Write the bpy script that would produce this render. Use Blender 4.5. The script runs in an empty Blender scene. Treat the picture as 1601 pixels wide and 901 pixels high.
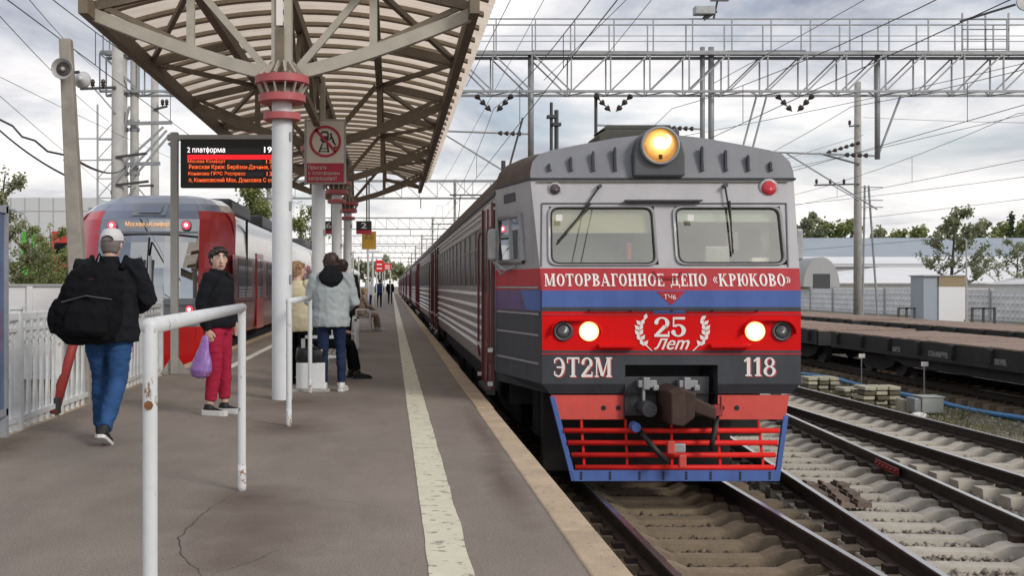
import bpy, bmesh, math, random
import numpy as np
from mathutils import Vector, Matrix, noise as mnoise
R = math.radians
random.seed(7); RNG = np.random.default_rng(7)
S = bpy.context.scene
COL = S.collection

# ------------------------------------------------------------------ camera, sky, sun, exposure
EYE = 1.32            # camera height above the platform (platform top is z = 0)
FPX = 1750.0          # focal length in photo pixels; the track direction vanishes at pixel (612, 447)
cam = bpy.data.cameras.new('camera'); camo = bpy.data.objects.new('camera', cam); COL.objects.link(camo)
camo.location = (0, 0, EYE); camo.rotation_euler = (R(90), 0, 0)
cam.sensor_width = 36; cam.lens = FPX / 1601 * 36
cam.shift_x = (800.5 - 612) / 1601; cam.shift_y = -3.5 / 1601
cam.clip_start = 0.05; cam.clip_end = 5000
S.camera = camo
SUN_EL, SUN_AZ = 30, 138      # azimuth clockwise from +Y (track direction): behind the camera, to the right
w = bpy.data.worlds.new('World'); S.world = w; w.use_nodes = True
def build_world():
    nt = w.node_tree; N = nt.nodes; L = nt.links; N.clear()
    out = N.new('ShaderNodeOutputWorld'); bg = N.new('ShaderNodeBackground')
    sky = N.new('ShaderNodeTexSky'); sky.sky_type = 'NISHITA'; sky.sun_disc = False
    sky.sun_elevation = R(SUN_EL); sky.sun_rotation = R(SUN_AZ)
    sc = N.new('ShaderNodeMix'); sc.data_type = 'RGBA'; sc.blend_type = 'MULTIPLY'; sc.inputs[0].default_value = 1
    L.new(sky.outputs[0], sc.inputs[6]); sc.inputs[7].default_value = (.085, .085, .085, 1)
    tc = N.new('ShaderNodeTexCoord'); sep = N.new('ShaderNodeSeparateXYZ'); L.new(tc.outputs['Generated'], sep.inputs[0])
    mx = N.new('ShaderNodeMath'); mx.operation = 'MAXIMUM'; L.new(sep.outputs[2], mx.inputs[0]); mx.inputs[1].default_value = 0
    ad = N.new('ShaderNodeMath'); ad.operation = 'ADD'; L.new(mx.outputs[0], ad.inputs[0]); ad.inputs[1].default_value = .16
    dv = N.new('ShaderNodeVectorMath'); dv.operation = 'DIVIDE'; L.new(tc.outputs['Generated'], dv.inputs[0]); L.new(ad.outputs[0], dv.inputs[1])
    def noise(scale, detail, rough, off):
        mp = N.new('ShaderNodeMapping'); mp.inputs['Location'].default_value = off; L.new(dv.outputs[0], mp.inputs[0])
        n = N.new('ShaderNodeTexNoise'); n.inputs['Scale'].default_value = scale; n.inputs['Detail'].default_value = detail
        n.inputs['Roughness'].default_value = rough; n.inputs['Distortion'].default_value = .35; L.new(mp.outputs[0], n.inputs['Vector']); return n
    n1 = noise(1.1, 9, .56, (3.1, 1.7, .4)); n2 = noise(1.25, 9, .58, (0.3, 8.1, 5))
    r1 = N.new('ShaderNodeValToRGB'); e = r1.color_ramp.elements      # cloud cover
    e[0].position = .34; e[0].color = (.2, .2, .2, 1); e[1].position = .5; e[1].color = (1, 1, 1, 1); L.new(n1.outputs[0], r1.inputs[0])
    r2 = N.new('ShaderNodeValToRGB'); e = r2.color_ramp.elements      # grey undersides to bright edges
    e[0].position = .34; e[0].color = (.27, .305, .385, 1); e[1].position = .64; e[1].color = (.93, .90, .89, 1)
    m = e.new(.48); m.color = (.60, .61, .65, 1); L.new(n2.outputs[0], r2.inputs[0])
    mix = N.new('ShaderNodeMix'); mix.data_type = 'RGBA'; L.new(r1.outputs[0], mix.inputs[0]); L.new(sc.outputs[2], mix.inputs[6]); L.new(r2.outputs[0], mix.inputs[7])
    # brighter, creamier air low down, all round the horizon
    hz = N.new('ShaderNodeMapRange'); L.new(sep.outputs[2], hz.inputs[0]); hz.inputs[1].default_value = .0; hz.inputs[2].default_value = .21
    hz.inputs[3].default_value = .92; hz.inputs[4].default_value = 0; hz.interpolation_type = 'SMOOTHSTEP'
    hb = N.new('ShaderNodeMath'); hb.operation = 'MULTIPLY'; L.new(hz.outputs[0], hb.inputs[0])
    hr = N.new('ShaderNodeMapRange'); L.new(n2.outputs[0], hr.inputs[0]); hr.inputs[1].default_value = .3; hr.inputs[2].default_value = .62; hr.inputs[3].default_value = .5; hr.inputs[4].default_value = 1
    L.new(hr.outputs[0], hb.inputs[1])
    m2 = N.new('ShaderNodeMix'); m2.data_type = 'RGBA'; L.new(hb.outputs[0], m2.inputs[0]); L.new(mix.outputs[2], m2.inputs[6]); m2.inputs[7].default_value = (.97, .93, .88, 1)
    L.new(m2.outputs[2], bg.inputs[0]); bg.inputs[1].default_value = 1.0
    L.new(bg.outputs[0], out.inputs[0])
build_world()
sl = bpy.data.lights.new('sun', 'SUN'); sl.energy = 1.5; sl.angle = R(16); sl.color = (1, .95, .88)
so = bpy.data.objects.new('sun', sl); COL.objects.link(so)
_a, _e = R(SUN_AZ), R(SUN_EL)
so.rotation_euler = Vector((math.sin(_a) * math.cos(_e), math.cos(_a) * math.cos(_e), math.sin(_e))).to_track_quat('Z', 'Y').to_euler()
S.view_settings.view_transform = 'Standard'; S.view_settings.look = 'None'; S.view_settings.exposure = 0.3; S.view_settings.gamma = 1
S.view_settings.use_curve_mapping = False

# ------------------------------------------------------------------ helpers
def P(px, py, Y):                      # photo pixel measured at depth Y -> x, z in metres
    return ((px - 612) * Y / FPX, EYE - (py - 447) * Y / FPX)

class MB:
    def __init__(s): s.v = []; s.f = []; s.m = []
    def add(s, vs, fs, mi=0):
        o = len(s.v); s.v += [tuple(v) for v in vs]; s.f += [tuple(i + o for i in f) for f in fs]; s.m += [mi] * len(fs); return s
    def box(s, x0, x1, y0, y1, z0, z1, mi=0):
        return s.add([(x0,y0,z0),(x1,y0,z0),(x1,y1,z0),(x0,y1,z0),(x0,y0,z1),(x1,y0,z1),(x1,y1,z1),(x0,y1,z1)],
                     [(0,3,2,1),(4,5,6,7),(0,1,5,4),(1,2,6,5),(2,3,7,6),(3,0,4,7)], mi)
    def bar(s, a, b, wd, ht, up=(0,0,1), mi=0):      # rectangular bar from a to b
        a, b = Vector(a), Vector(b); t = (b - a).normalized(); up = Vector(up)
        if abs(t.dot(up)) > .99: up = Vector((0,1,0))
        u = t.cross(up).normalized() * wd / 2; v = u.cross(t).normalized() * ht / 2
        q = [a-u-v, a+u-v, a+u+v, a-u+v, b-u-v, b+u-v, b+u+v, b-u+v]
        return s.add(q, [(0,3,2,1),(4,5,6,7),(0,1,5,4),(1,2,6,5),(2,3,7,6),(3,0,4,7)], mi)
    def tube(s, pts, r, n=8, mi=0, caps=True):
        pts = [Vector(p) for p in pts]; rs = r if isinstance(r, (list, tuple)) else [r] * len(pts)
        vs = []; ref = None
        for i, p in enumerate(pts):
            t = (pts[min(i+1, len(pts)-1)] - pts[max(i-1, 0)]).normalized()
            if ref is None: ref = Vector((0,0,1)) if abs(t.z) < .9 else Vector((1,0,0))
            u = (ref - t * ref.dot(t)).normalized(); ref = u; v = t.cross(u)
            for k in range(n):
                a = 2 * math.pi * k / n; vs.append(p + (u * math.cos(a) + v * math.sin(a)) * rs[i])
        fs = [(i*n+k, i*n+(k+1) % n, (i+1)*n+(k+1) % n, (i+1)*n+k) for i in range(len(pts)-1) for k in range(n)]
        if caps: fs += [tuple(reversed(range(n))), tuple(range((len(pts)-1)*n, len(pts)*n))]
        return s.add(vs, fs, mi)
    def lathe(s, prof, c=(0,0,0), axis='Z', n=24, mi=0):   # prof: [(r, h)]
        vs = []
        for r, h in prof:
            for k in range(n):
                a = 2*math.pi*k/n; x, y = r*math.cos(a), r*math.sin(a)
                p = (x, y, h) if axis == 'Z' else ((x, h, y) if axis == 'Y' else (h, x, y))
                vs.append((p[0]+c[0], p[1]+c[1], p[2]+c[2]))
        fs = [(i*n+k, i*n+(k+1) % n, (i+1)*n+(k+1) % n, (i+1)*n+k) for i in range(len(prof)-1) for k in range(n)]
        fs += [tuple(reversed(range(n))), tuple(range((len(prof)-1)*n, len(prof)*n))]
        return s.add(vs, fs, mi)
    def prism(s, poly, a, b, plane='XZ', mi=0):      # polygon extruded from a to b across its plane
        def pt(p, d): return (p[0], d, p[1]) if plane == 'XZ' else ((d, p[0], p[1]) if plane == 'YZ' else (p[0], p[1], d))
        n = len(poly)
        return s.add([pt(p, a) for p in poly] + [pt(p, b) for p in poly],
                     [tuple(range(n)), tuple(reversed(range(n, 2*n)))] + [(i, i+n, (i+1) % n + n, (i+1) % n) for i in range(n)], mi)
    def loft(s, rings, closed=True, mi=0, cap=True):
        n = len(rings[0]); vs = [p for r in rings for p in r]; m = n if closed else n-1
        fs = [(i*n+k, i*n+(k+1) % n, (i+1)*n+(k+1) % n, (i+1)*n+k) for i in range(len(rings)-1) for k in range(m)]
        if cap and closed: fs += [tuple(reversed(range(n))), tuple(range((len(rings)-1)*n, len(rings)*n))]
        return s.add(vs, fs, mi)
    def mesh(s, mats, smooth=False):
        me = bpy.data.meshes.new('mesh'); me.from_pydata(s.v, [], s.f)
        for m in (mats if isinstance(mats, (list, tuple)) else [mats]): me.materials.append(m)
        if any(s.m): me.polygons.foreach_set('material_index', s.m)
        bm = bmesh.new(); bm.from_mesh(me); bmesh.ops.recalc_face_normals(bm, faces=bm.faces); bm.to_mesh(me); bm.free()
        if smooth: me.shade_smooth()
        return me
    def build(s, name, mats, parent=None, smooth=False, bevel=0, auto=None):
        o = obj(name, s.mesh(mats, smooth or auto is not None), parent)
        if auto is not None: o.data.set_sharp_from_angle(angle=R(auto))
        if bevel:
            b = o.modifiers.new('bevel', 'BEVEL'); b.width = bevel; b.segments = 2; b.limit_method = 'ANGLE'; b.angle_limit = R(40)
        return o

def obj(name, data, parent=None):
    o = bpy.data.objects.new(name, data); COL.objects.link(o)
    if parent: o.parent = parent
    return o
def tag(o, label=None, cat=None, group=None, kind=None):
    if label: o['label'] = label
    if cat: o['category'] = cat
    if group: o['group'] = group
    if kind: o['kind'] = kind
    return o
def thing(name, label, cat, loc=(0,0,0), rz=0, group=None, kind=None):
    o = obj(name, None); o.location = loc; o.rotation_euler = (0, 0, rz); o.empty_display_size = .2
    return tag(o, label, cat, group, kind)
def copy_tree(o, parent=None):
    c = o.copy(); COL.objects.link(c); c.parent = parent
    for ch in list(o.children): copy_tree(ch, c)
    return c

def mat(name, col, rough=.6, metal=0.0, var=.12, scale=6, bump=0.0, bscale=60, emit=None, estr=1, worn=None, wt=.62, wscale=9, stretch=(1,1,1), spec=.5, rnd=0, coat=0):
    m = bpy.data.materials.new(name); m.use_nodes = True; nt = m.node_tree; N, L = nt.nodes, nt.links
    b = N['Principled BSDF']; b.inputs['Roughness'].default_value = rough; b.inputs['Metallic'].default_value = metal
    b.inputs['Specular IOR Level'].default_value = spec; b.inputs['Coat Weight'].default_value = coat; b.inputs['Coat Roughness'].default_value = .12
    if emit:
        b.inputs['Base Color'].default_value = (*col, 1); b.inputs['Emission Color'].default_value = (*emit, 1); b.inputs['Emission Strength'].default_value = estr; return m
    tc = N.new('ShaderNodeTexCoord'); mp = N.new('ShaderNodeMapping'); mp.inputs['Scale'].default_value = stretch; L.new(tc.outputs['Object'], mp.inputs[0])
    n = N.new('ShaderNodeTexNoise'); n.inputs['Scale'].default_value = scale; n.inputs['Detail'].default_value = 7; n.inputs['Roughness'].default_value = .62; L.new(mp.outputs[0], n.inputs['Vector'])
    r = N.new('ShaderNodeValToRGB'); e = r.color_ramp.elements; e[0].position = .3; e[1].position = .7
    e[0].color = (*[c*(1-var) for c in col], 1); e[1].color = (*[min(1, c*(1+var)) for c in col], 1); L.new(n.outputs[0], r.inputs[0]); last = r.outputs[0]
    if rnd:
        oi = N.new('ShaderNodeObjectInfo'); mr = N.new('ShaderNodeMapRange'); L.new(oi.outputs['Random'], mr.inputs[0]); mr.inputs[3].default_value = 1-rnd; mr.inputs[4].default_value = 1+rnd
        x = N.new('ShaderNodeMix'); x.data_type = 'RGBA'; x.blend_type = 'MULTIPLY'; x.inputs[0].default_value = 1; L.new(last, x.inputs[6]); L.new(mr.outputs[0], x.inputs[7]); last = x.outputs[2]
    if worn:
        n2 = N.new('ShaderNodeTexNoise'); n2.inputs['Scale'].default_value = wscale; n2.inputs['Detail'].default_value = 9; n2.inputs['Roughness'].default_value = .68; L.new(mp.outputs[0], n2.inputs['Vector'])
        r2 = N.new('ShaderNodeValToRGB'); e = r2.color_ramp.elements; e[0].position = wt; e[1].position = wt+.05; e[0].color = (0,0,0,1); e[1].color = (1,1,1,1); L.new(n2.outputs[0], r2.inputs[0])
        x = N.new('ShaderNodeMix'); x.data_type = 'RGBA'; L.new(r2.outputs[0], x.inputs[0]); L.new(last, x.inputs[6]); x.inputs[7].default_value = (*worn, 1); last = x.outputs[2]
    L.new(last, b.inputs['Base Color'])
    if bump:
        n3 = N.new('ShaderNodeTexNoise'); n3.inputs['Scale'].default_value = bscale; n3.inputs['Detail'].default_value = 5; L.new(mp.outputs[0], n3.inputs['Vector'])
        bp = N.new('ShaderNodeBump'); bp.inputs['Strength'].default_value = bump; bp.inputs['Distance'].default_value = .02; L.new(n3.outputs[0], bp.inputs['Height']); L.new(bp.outputs[0], b.inputs['Normal'])
    return m
def glass(name, tint=(.8,.85,.85), refl=.35, alpha=.6, rough=.02):     # window pane: part mirror, part see-through
    m = bpy.data.materials.new(name); m.use_nodes = True; nt = m.node_tree; N, L = nt.nodes, nt.links; N.remove(N['Principled BSDF'])
    out = N['Material Output']; g = N.new('ShaderNodeBsdfGlossy'); g.inputs['Roughness'].default_value = rough; g.inputs['Color'].default_value = (.95,.97,.97,1)
    t = N.new('ShaderNodeBsdfTransparent'); t.inputs[0].default_value = (*tint, 1)
    fr = N.new('ShaderNodeFresnel'); fr.inputs[0].default_value = 1.5
    ma = N.new('ShaderNodeMath'); ma.operation = 'ADD'; ma.use_clamp = True; L.new(fr.outputs[0], ma.inputs[0]); ma.inputs[1].default_value = refl
    x = N.new('ShaderNodeMixShader'); L.new(ma.outputs[0], x.inputs[0]); L.new(t.outputs[0], x.inputs[1]); L.new(g.outputs[0], x.inputs[2]); L.new(x.outputs[0], out.inputs[0]); return m

M = {}
def D(name, *a, **k): M[name] = mat(name, *a, **k)
D('concrete', (.36,.345,.32), .85, var=.18, scale=4, bump=.3, bscale=90)
D('concrete_pole', (.30,.275,.24), .85, var=.2, scale=5, bump=.35, bscale=60)
D('pale_pole', (.42,.41,.39), .8, var=.15, scale=3, bump=.2)
D('white_paint', (.64,.66,.67), .5, var=.07, scale=5, worn=(.24,.13,.06), wt=.685, wscale=13, bump=.08, bscale=50)
D('column_paint', (.66,.68,.70), .5, var=.06, scale=3, worn=(.33,.27,.2), wt=.67, wscale=9, bump=.06)
D('fence_paint', (.62,.64,.64), .6, var=.12, scale=7, worn=(.30,.22,.14), wt=.62, wscale=14, bump=.15, rnd=.06)
D('red_ring', (.42,.095,.10), .5, var=.12)
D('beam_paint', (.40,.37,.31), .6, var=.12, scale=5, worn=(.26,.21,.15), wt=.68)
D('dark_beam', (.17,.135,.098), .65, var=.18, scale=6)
D('steel_grey', (.32,.33,.34), .5, .4, var=.15)
D('galv', (.36,.37,.38), .5, .3, var=.18, scale=9)
D('dark_steel', (.07,.07,.075), .5, .4)
D('black', (.012,.012,.013), .6)
D('rubber', (.02,.02,.022), .7)
D('soot', (.022,.02,.019), .85, var=.3, scale=3, bump=.3, bscale=14)
D('wire', (.06,.06,.065), .5, .5)
D('insulator', (.05,.035,.03), .3)
D('rust_red', (.30,.035,.03), .55, var=.2)
# ------------------------------------------------------------------ ground, ballast, platform, tracks
RZ = -0.93            # rail head
GZ = -1.275           # ballast top
AX1, AX3, AX4, AX5, AXL = 3.02, 8.27, 13.55, 18.45, -5.2
def ground_mat():
    m = bpy.data.materials.new('ground_gravel'); m.use_nodes = True; N, L = m.node_tree.nodes, m.node_tree.links; b = N['Principled BSDF']
    tc = N.new('ShaderNodeTexCoord'); v = N.new('ShaderNodeTexVoronoi'); v.inputs['Scale'].default_value = 17; L.new(tc.outputs['Object'], v.inputs[0])
    r = N.new('ShaderNodeValToRGB'); e = r.color_ramp.elements; e[0].color = (.10,.088,.075,1); e[1].color = (.33,.30,.265,1); L.new(v.outputs['Color'], r.inputs[0])
    n = N.new('ShaderNodeTexNoise'); n.inputs['Scale'].default_value = .35; n.inputs['Detail'].default_value = 9; n.inputs['Roughness'].default_value = .7; L.new(tc.outputs['Object'], n.inputs[0])
    g = N.new('ShaderNodeValToRGB'); e = g.color_ramp.elements; e[0].position = .48; e[1].position = .6; e[0].color = (0,0,0,1); e[1].color = (1,1,1,1); L.new(n.outputs[0], g.inputs[0])
    x = N.new('ShaderNodeMix'); x.data_type = 'RGBA'; L.new(g.outputs[0], x.inputs[0]); L.new(r.outputs[0], x.inputs[6]); x.inputs[7].default_value = (.13,.125,.055,1); L.new(x.outputs[2], b.inputs['Base Color'])
    bp = N.new('ShaderNodeBump'); bp.inputs['Strength'].default_value = .8; bp.inputs['Distance'].default_value = .03; L.new(v.outputs['Distance'], bp.inputs['Height']); L.new(bp.outputs[0], b.inputs['Normal'])
    b.inputs['Roughness'].default_value = .95; return m
M['ground'] = ground_mat()
mb = MB(); mb.add([(-1500,-300,GZ),(1500,-300,GZ),(1500,3000,GZ),(-1500,3000,GZ)], [(0,1,2,3)])
tag(mb.build('ground', M['ground']), kind='structure')

def asphalt_mat():
    m = bpy.data.materials.new('platform_asphalt'); m.use_nodes = True; N, L = m.node_tree.nodes, m.node_tree.links; b = N['Principled BSDF']
    tc = N.new('ShaderNodeTexCoord')
    def noise(s, d, rg=.6, st=(1,1,1)):
        mp = N.new('ShaderNodeMapping'); mp.inputs['Scale'].default_value = st; L.new(tc.outputs['Object'], mp.inputs[0])
        n = N.new('ShaderNodeTexNoise'); n.inputs['Scale'].default_value = s; n.inputs['Detail'].default_value = d; n.inputs['Roughness'].default_value = rg; L.new(mp.outputs[0], n.inputs[0]); return n
    def ramp(src, p0, c0, p1, c1):
        r = N.new('ShaderNodeValToRGB'); e = r.color_ramp.elements; e[0].position = p0; e[1].position = p1; e[0].color = (*c0,1); e[1].color = (*c1,1); L.new(src, r.inputs[0]); return r.outputs[0]
    def mixc(f, a, c, mode='MIX'):
        x = N.new('ShaderNodeMix'); x.data_type = 'RGBA'; x.blend_type = mode
        (L.new(f, x.inputs[0]) if not isinstance(f, float) else setattr(x.inputs[0], 'default_value', f))
        L.new(a, x.inputs[6]); (L.new(c, x.inputs[7]) if not isinstance(c, tuple) else setattr(x.inputs[7], 'default_value', (*c,1))); return x.outputs[2]
    base = ramp(noise(1.1, 8, .65, (1,.6,1)).outputs[0], .3, (.205,.168,.138), .7, (.275,.232,.195))
    grain = ramp(noise(95, 4, .7).outputs[0], .35, (.62,.62,.62), .65, (1.3,1.3,1.3))
    c = mixc(1.0, base, grain, 'MULTIPLY')
    spk = ramp(noise(26, 3, .7).outputs[0], .68, (0,0,0), .72, (1,1,1)); c = mixc(spk, c, (.36,.33,.30)); dk = ramp(noise(17, 3, .7).outputs[0], .69, (0,0,0), .74, (.8,.8,.8)); c = mixc(dk, c, (.10,.085,.07))
    big = ramp(noise(.45, 9, .68, (1.6,.5,1)).outputs[0], .36, (.80,.79,.78), .66, (1.10,1.09,1.08)); c = mixc(1.0, c, big, 'MULTIPLY')
    sm = ramp(noise(4.2, 7, .7, (1,.35,1)).outputs[0], .60, (0,0,0), .74, (.55,.55,.55)); c = mixc(sm, c, (.12,.10,.085))
    # rust-brown stains that have spread from the feet of the railing posts
    sep = N.new('ShaderNodeSeparateXYZ'); L.new(tc.outputs['Object'], sep.inputs[0])
    dn = noise(3.5, 6)
    for (x, y, rx, ry, k) in ((-.88,6.95,.36,.5,.85), (-.74,6.1,.5,.95,.75), (-.80,5.3,.4,.6,.5), (-.94,10.4,.48,.7,.9), (-1.1,12.6,.65,1.0,.9), (.75,7.5,.14,1.6,.8), (.82,10.0,.12,2.2,.7), (-3.2,9.5,.35,3.0,.7)):
        d = N.new('ShaderNodeVectorMath'); d.operation = 'SUBTRACT'; L.new(tc.outputs['Object'], d.inputs[0]); d.inputs[1].default_value = (x, y, 0)
        s = N.new('ShaderNodeVectorMath'); s.operation = 'DIVIDE'; L.new(d.outputs[0], s.inputs[0]); s.inputs[1].default_value = (rx, ry, 1)
        ln = N.new('ShaderNodeVectorMath'); ln.operation = 'LENGTH'; L.new(s.outputs[0], ln.inputs[0])
        ad = N.new('ShaderNodeMath'); ad.operation = 'MULTIPLY_ADD'; L.new(dn.outputs[0], ad.inputs[0]); ad.inputs[1].default_value = 1.1; L.new(ln.outputs['Value'], ad.inputs[2])
        mr = N.new('ShaderNodeMapRange'); L.new(ad.outputs[0], mr.inputs[0]); mr.inputs[1].default_value = .5; mr.inputs[2].default_value = 1.65; mr.inputs[3].default_value = k; mr.inputs[4].default_value = 0
        c = mixc(mr.outputs[0], c, (.085,.056,.036))
    L.new(c, b.inputs['Base Color']); b.inputs['Roughness'].default_value = .78
    bp = N.new('ShaderNodeBump'); bp.inputs['Strength'].default_value = .35; bp.inputs['Distance'].default_value = .006; L.new(noise(120, 3).outputs[0], bp.inputs['Height']); L.new(bp.outputs[0], b.inputs['Normal'])
    return m
M['asphalt'] = asphalt_mat()
D('edge_slab', (.45,.345,.235), .85, var=.2, scale=3, worn=(.20,.165,.13), wt=.6, wscale=22, bump=.5, bscale=70, rnd=.07)
D('line_paint', (.64,.60,.46), .7, var=.08, scale=4, worn=(.25,.22,.19), wt=.565, wscale=10, stretch=(1,1.25,1), bump=.2)
D('line_dark', (.66,.63,.55), .7, var=.1, worn=(.25,.22,.19), wt=.58, wscale=9)
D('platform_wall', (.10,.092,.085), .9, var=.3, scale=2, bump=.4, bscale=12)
PY0, PY1 = -6.0, 235.0
plat = thing('platform', None, None, kind='structure')
mb = MB(); mb.box(-3.36, .905, PY0, PY1, -.25, 0); mb.build('asphalt_surface', M['asphalt'], plat)
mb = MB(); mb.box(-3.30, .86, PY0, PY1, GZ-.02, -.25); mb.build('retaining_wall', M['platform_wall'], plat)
slab = MB()
for i in range(1): slab.box(.91, 1.10, 0, 2.985, -.16, .012)
sm = slab.mesh(M['edge_slab'])
for i in range(int((PY1-PY0)/3)):
    o = obj('edge_slab', sm, plat); o.location = (random.uniform(-.006,.006), PY0+3*i, random.uniform(-.004,.004))
    if i < 14:
        b = o.modifiers.new('bevel','BEVEL'); b.width = .012; b.segments = 2
mb = MB()                                             # worn painted safety line with a slightly wavering edge
ys = np.concatenate([np.arange(PY0, 30, .12), np.arange(30, PY1, 4)]); vs = []
for y in ys: vs += [(.172+.008*mnoise.noise((y*2.1,3,0))+.006*mnoise.noise((y*9,1,0)), y, .004), (.378+.009*mnoise.noise((y*1.7,9,0))+.007*mnoise.noise((y*8,5,0)), y, .004)]
mb.add(vs, [(2*i,2*i+1,2*i+3,2*i+2) for i in range(len(ys)-1)]); mb.build('safety_line', M['line_paint'], plat)
mb = MB(); mb.add([(-2.68,17.6,.004),(-2.54,17.6,.004),(-2.54,PY1,.004),(-2.68,PY1,.004)], [(0,1,2,3)]); mb.build('left_safety_line', M['line_dark'], plat)
mb = MB(); mb.box(-3.44, -3.25, 17.0, PY1, -.2, .010); mb.build('left_edge_slab', M['edge_slab'], plat)
def crack(pts, wd):
    vs = []; q = []
    for i in range(len(pts)-1):
        a, b = Vector(pts[i]), Vector(pts[i+1])
        for t in range(6): q.append(a.lerp(b, t/6))
    q.append(Vector(pts[-1]))
    for i, p in enumerate(q):
        t = (q[min(i+1,len(q)-1)]-q[max(0,i-1)]).normalized(); n = Vector((-t.y, t.x))
        c = p + n*.02*mnoise.noise((p.x*9,p.y*9,2)); ww = wd*(.55+.5*mnoise.noise((p.x*31,p.y*31,5)))*min(1, .25+3*min(i, len(q)-1-i)/len(q))
        vs += [(*(c-n*ww),.0035),(*(c+n*ww),.0035)]
    m = MB(); m.add(vs, [(2*i,2*i+1,2*i+3,2*i+2) for i in range(len(q)-1)]); return m
D('crack', (.035,.03,.026), .95)
crack([(-.98,7.15),(-1.05,6.75),(-1.10,6.3),(-1.11,5.85),(-1.02,5.45),(-.90,5.2),(-.82,4.9)], .004).build('crack', M['crack'], plat)
crack([(-.82,5.1),(-.66,5.35),(-.55,5.6)], .003).build('crack', M['crack'], plat)
crack([(-.60,7.0),(-.2,6.75),(.1,6.5)], .002).build('crack', M['crack'], plat)

# rails and sleepers
D('rail_side', (.040,.030,.026), .6, .3, var=.3, scale=4)
D('rail_head', (.58,.57,.56), .22, .9, var=.08)
D('sleeper_light', (.47,.43,.36), .85, var=.25, scale=3, worn=(.30,.255,.20), wt=.6, wscale=4, bump=.3, bscale=50, rnd=.09)
D('sleeper_brown', (.215,.165,.110), .9, var=.25, scale=4, bump=.4, bscale=40, rnd=.08)
D('fastening', (.06,.04,.032), .7, .3)
RP = [(-.075,-.18),(.075,-.18),(.075,-.165),(.012,-.145),(.010,-.045),(.036,-.034),(.037,-.008),(.028,-.001),(-.028,-.001),(-.037,-.008),(-.036,-.034),(-.010,-.045),(-.012,-.145),(-.075,-.165)]
def rail(parent, x0, y0, x1, y1):
    m = MB(); m.loft([[(x0+p[0], y0, RZ+p[1]) for p in RP], [(x1+p[0], y1, RZ+p[1]) for p in RP]]); r = m.build('rail', M['rail_side'], parent)
    h = MB(); h.add([(x0-.027,y0,RZ),(x0+.027,y0,RZ),(x0+.036,y0,RZ-.008),(x1-.027,y1,RZ),(x1+.027,y1,RZ),(x1+.036,y1,RZ-.008),(x0-.036,y0,RZ-.008),(x1-.036,y1,RZ-.008)],
                    [(0,1,4,3),(1,2,5,4),(6,0,3,7)]); h.build('rail_head', M['rail_head'], r)
def sleeper_mesh(m, x0=-1.35, x1=1.35):
    st = [(x0,.0,.115),(max(x0,-1.1),.0,.12),(-.64,.0,.12),(-.54,-.012,.115),(-.40,-.072,.105),(.40,-.072,.105),(.54,-.012,.115),(.64,.0,.12),(min(x1,1.1),.0,.12),(x1,.0,.115)]
    k = MB(); k.loft([[(x,-wd,h),(x,wd,h),(x,wd+.02,h-.10),(x,wd+.02,-.2),(x,-wd-.02,-.2),(x,-wd-.02,h-.10)] for x, h, wd in st]); me = k.mesh(m); return me
def track(label, ax, y0, y1, sy0, sy1, m, slope=0, off=0, x0=-1.35, x1=1.35, dz=0):
    t = thing('railway_track', label, 'track')
    f = lambda y: ax + slope*(y-9)
    for s in (-1, 1): rail(t, f(y0)+s*.798, y0, f(y1)+s*.798, y1)
    me = sleeper_mesh(m, x0, x1); y = sy0+off; fs = MB()
    while y < sy1:
        o = obj('sleeper', me, t); o.location = (f(y)+random.uniform(-.02,.02), y+random.uniform(-.02,.02), RZ-.185+dz); o.rotation_euler = (0, 0, -math.atan(slope)+random.uniform(-.012,.012))
        for s in (-1, 1):
            for d in (-.12, .12): fs.box(f(y)+s*.798+d-.05, f(y)+s*.798+d+.05, y-.055, y+.055, RZ-.19+dz, RZ-.135)
        y += .56
    tag(fs.build('rail_fastenings', M['fastening'], t), kind='stuff'); return t
track('railway track with brown dusty concrete sleepers running under the grey and red train', AX1, -4, 235, 7.6, 20, M['sleeper_brown'])
track('crossover track with pale concrete sleepers slanting between the train and the outer track', 5.12, 4.2, 30, 7.6, 27, M['sleeper_light'], slope=.095, off=.28, x0=-.98, x1=1.05, dz=-.012)
track('straight track with pale humped concrete sleepers beside the sleeper-pad stacks', AX3, 5, 235, 9, 48, M['sleeper_light'], x0=-1.2)
track('dark siding track under the nearer row of flat wagons', AX4, 8, 200, 14, 40, M['sleeper_brown'])
track('dark siding track under the farther row of flat wagons', AX5, 15, 200, 24, 50, M['sleeper_brown'])
track('track left of the platform under the red and grey modern train', AXL, 5, 235, 12, 26, M['sleeper_brown'])

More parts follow.
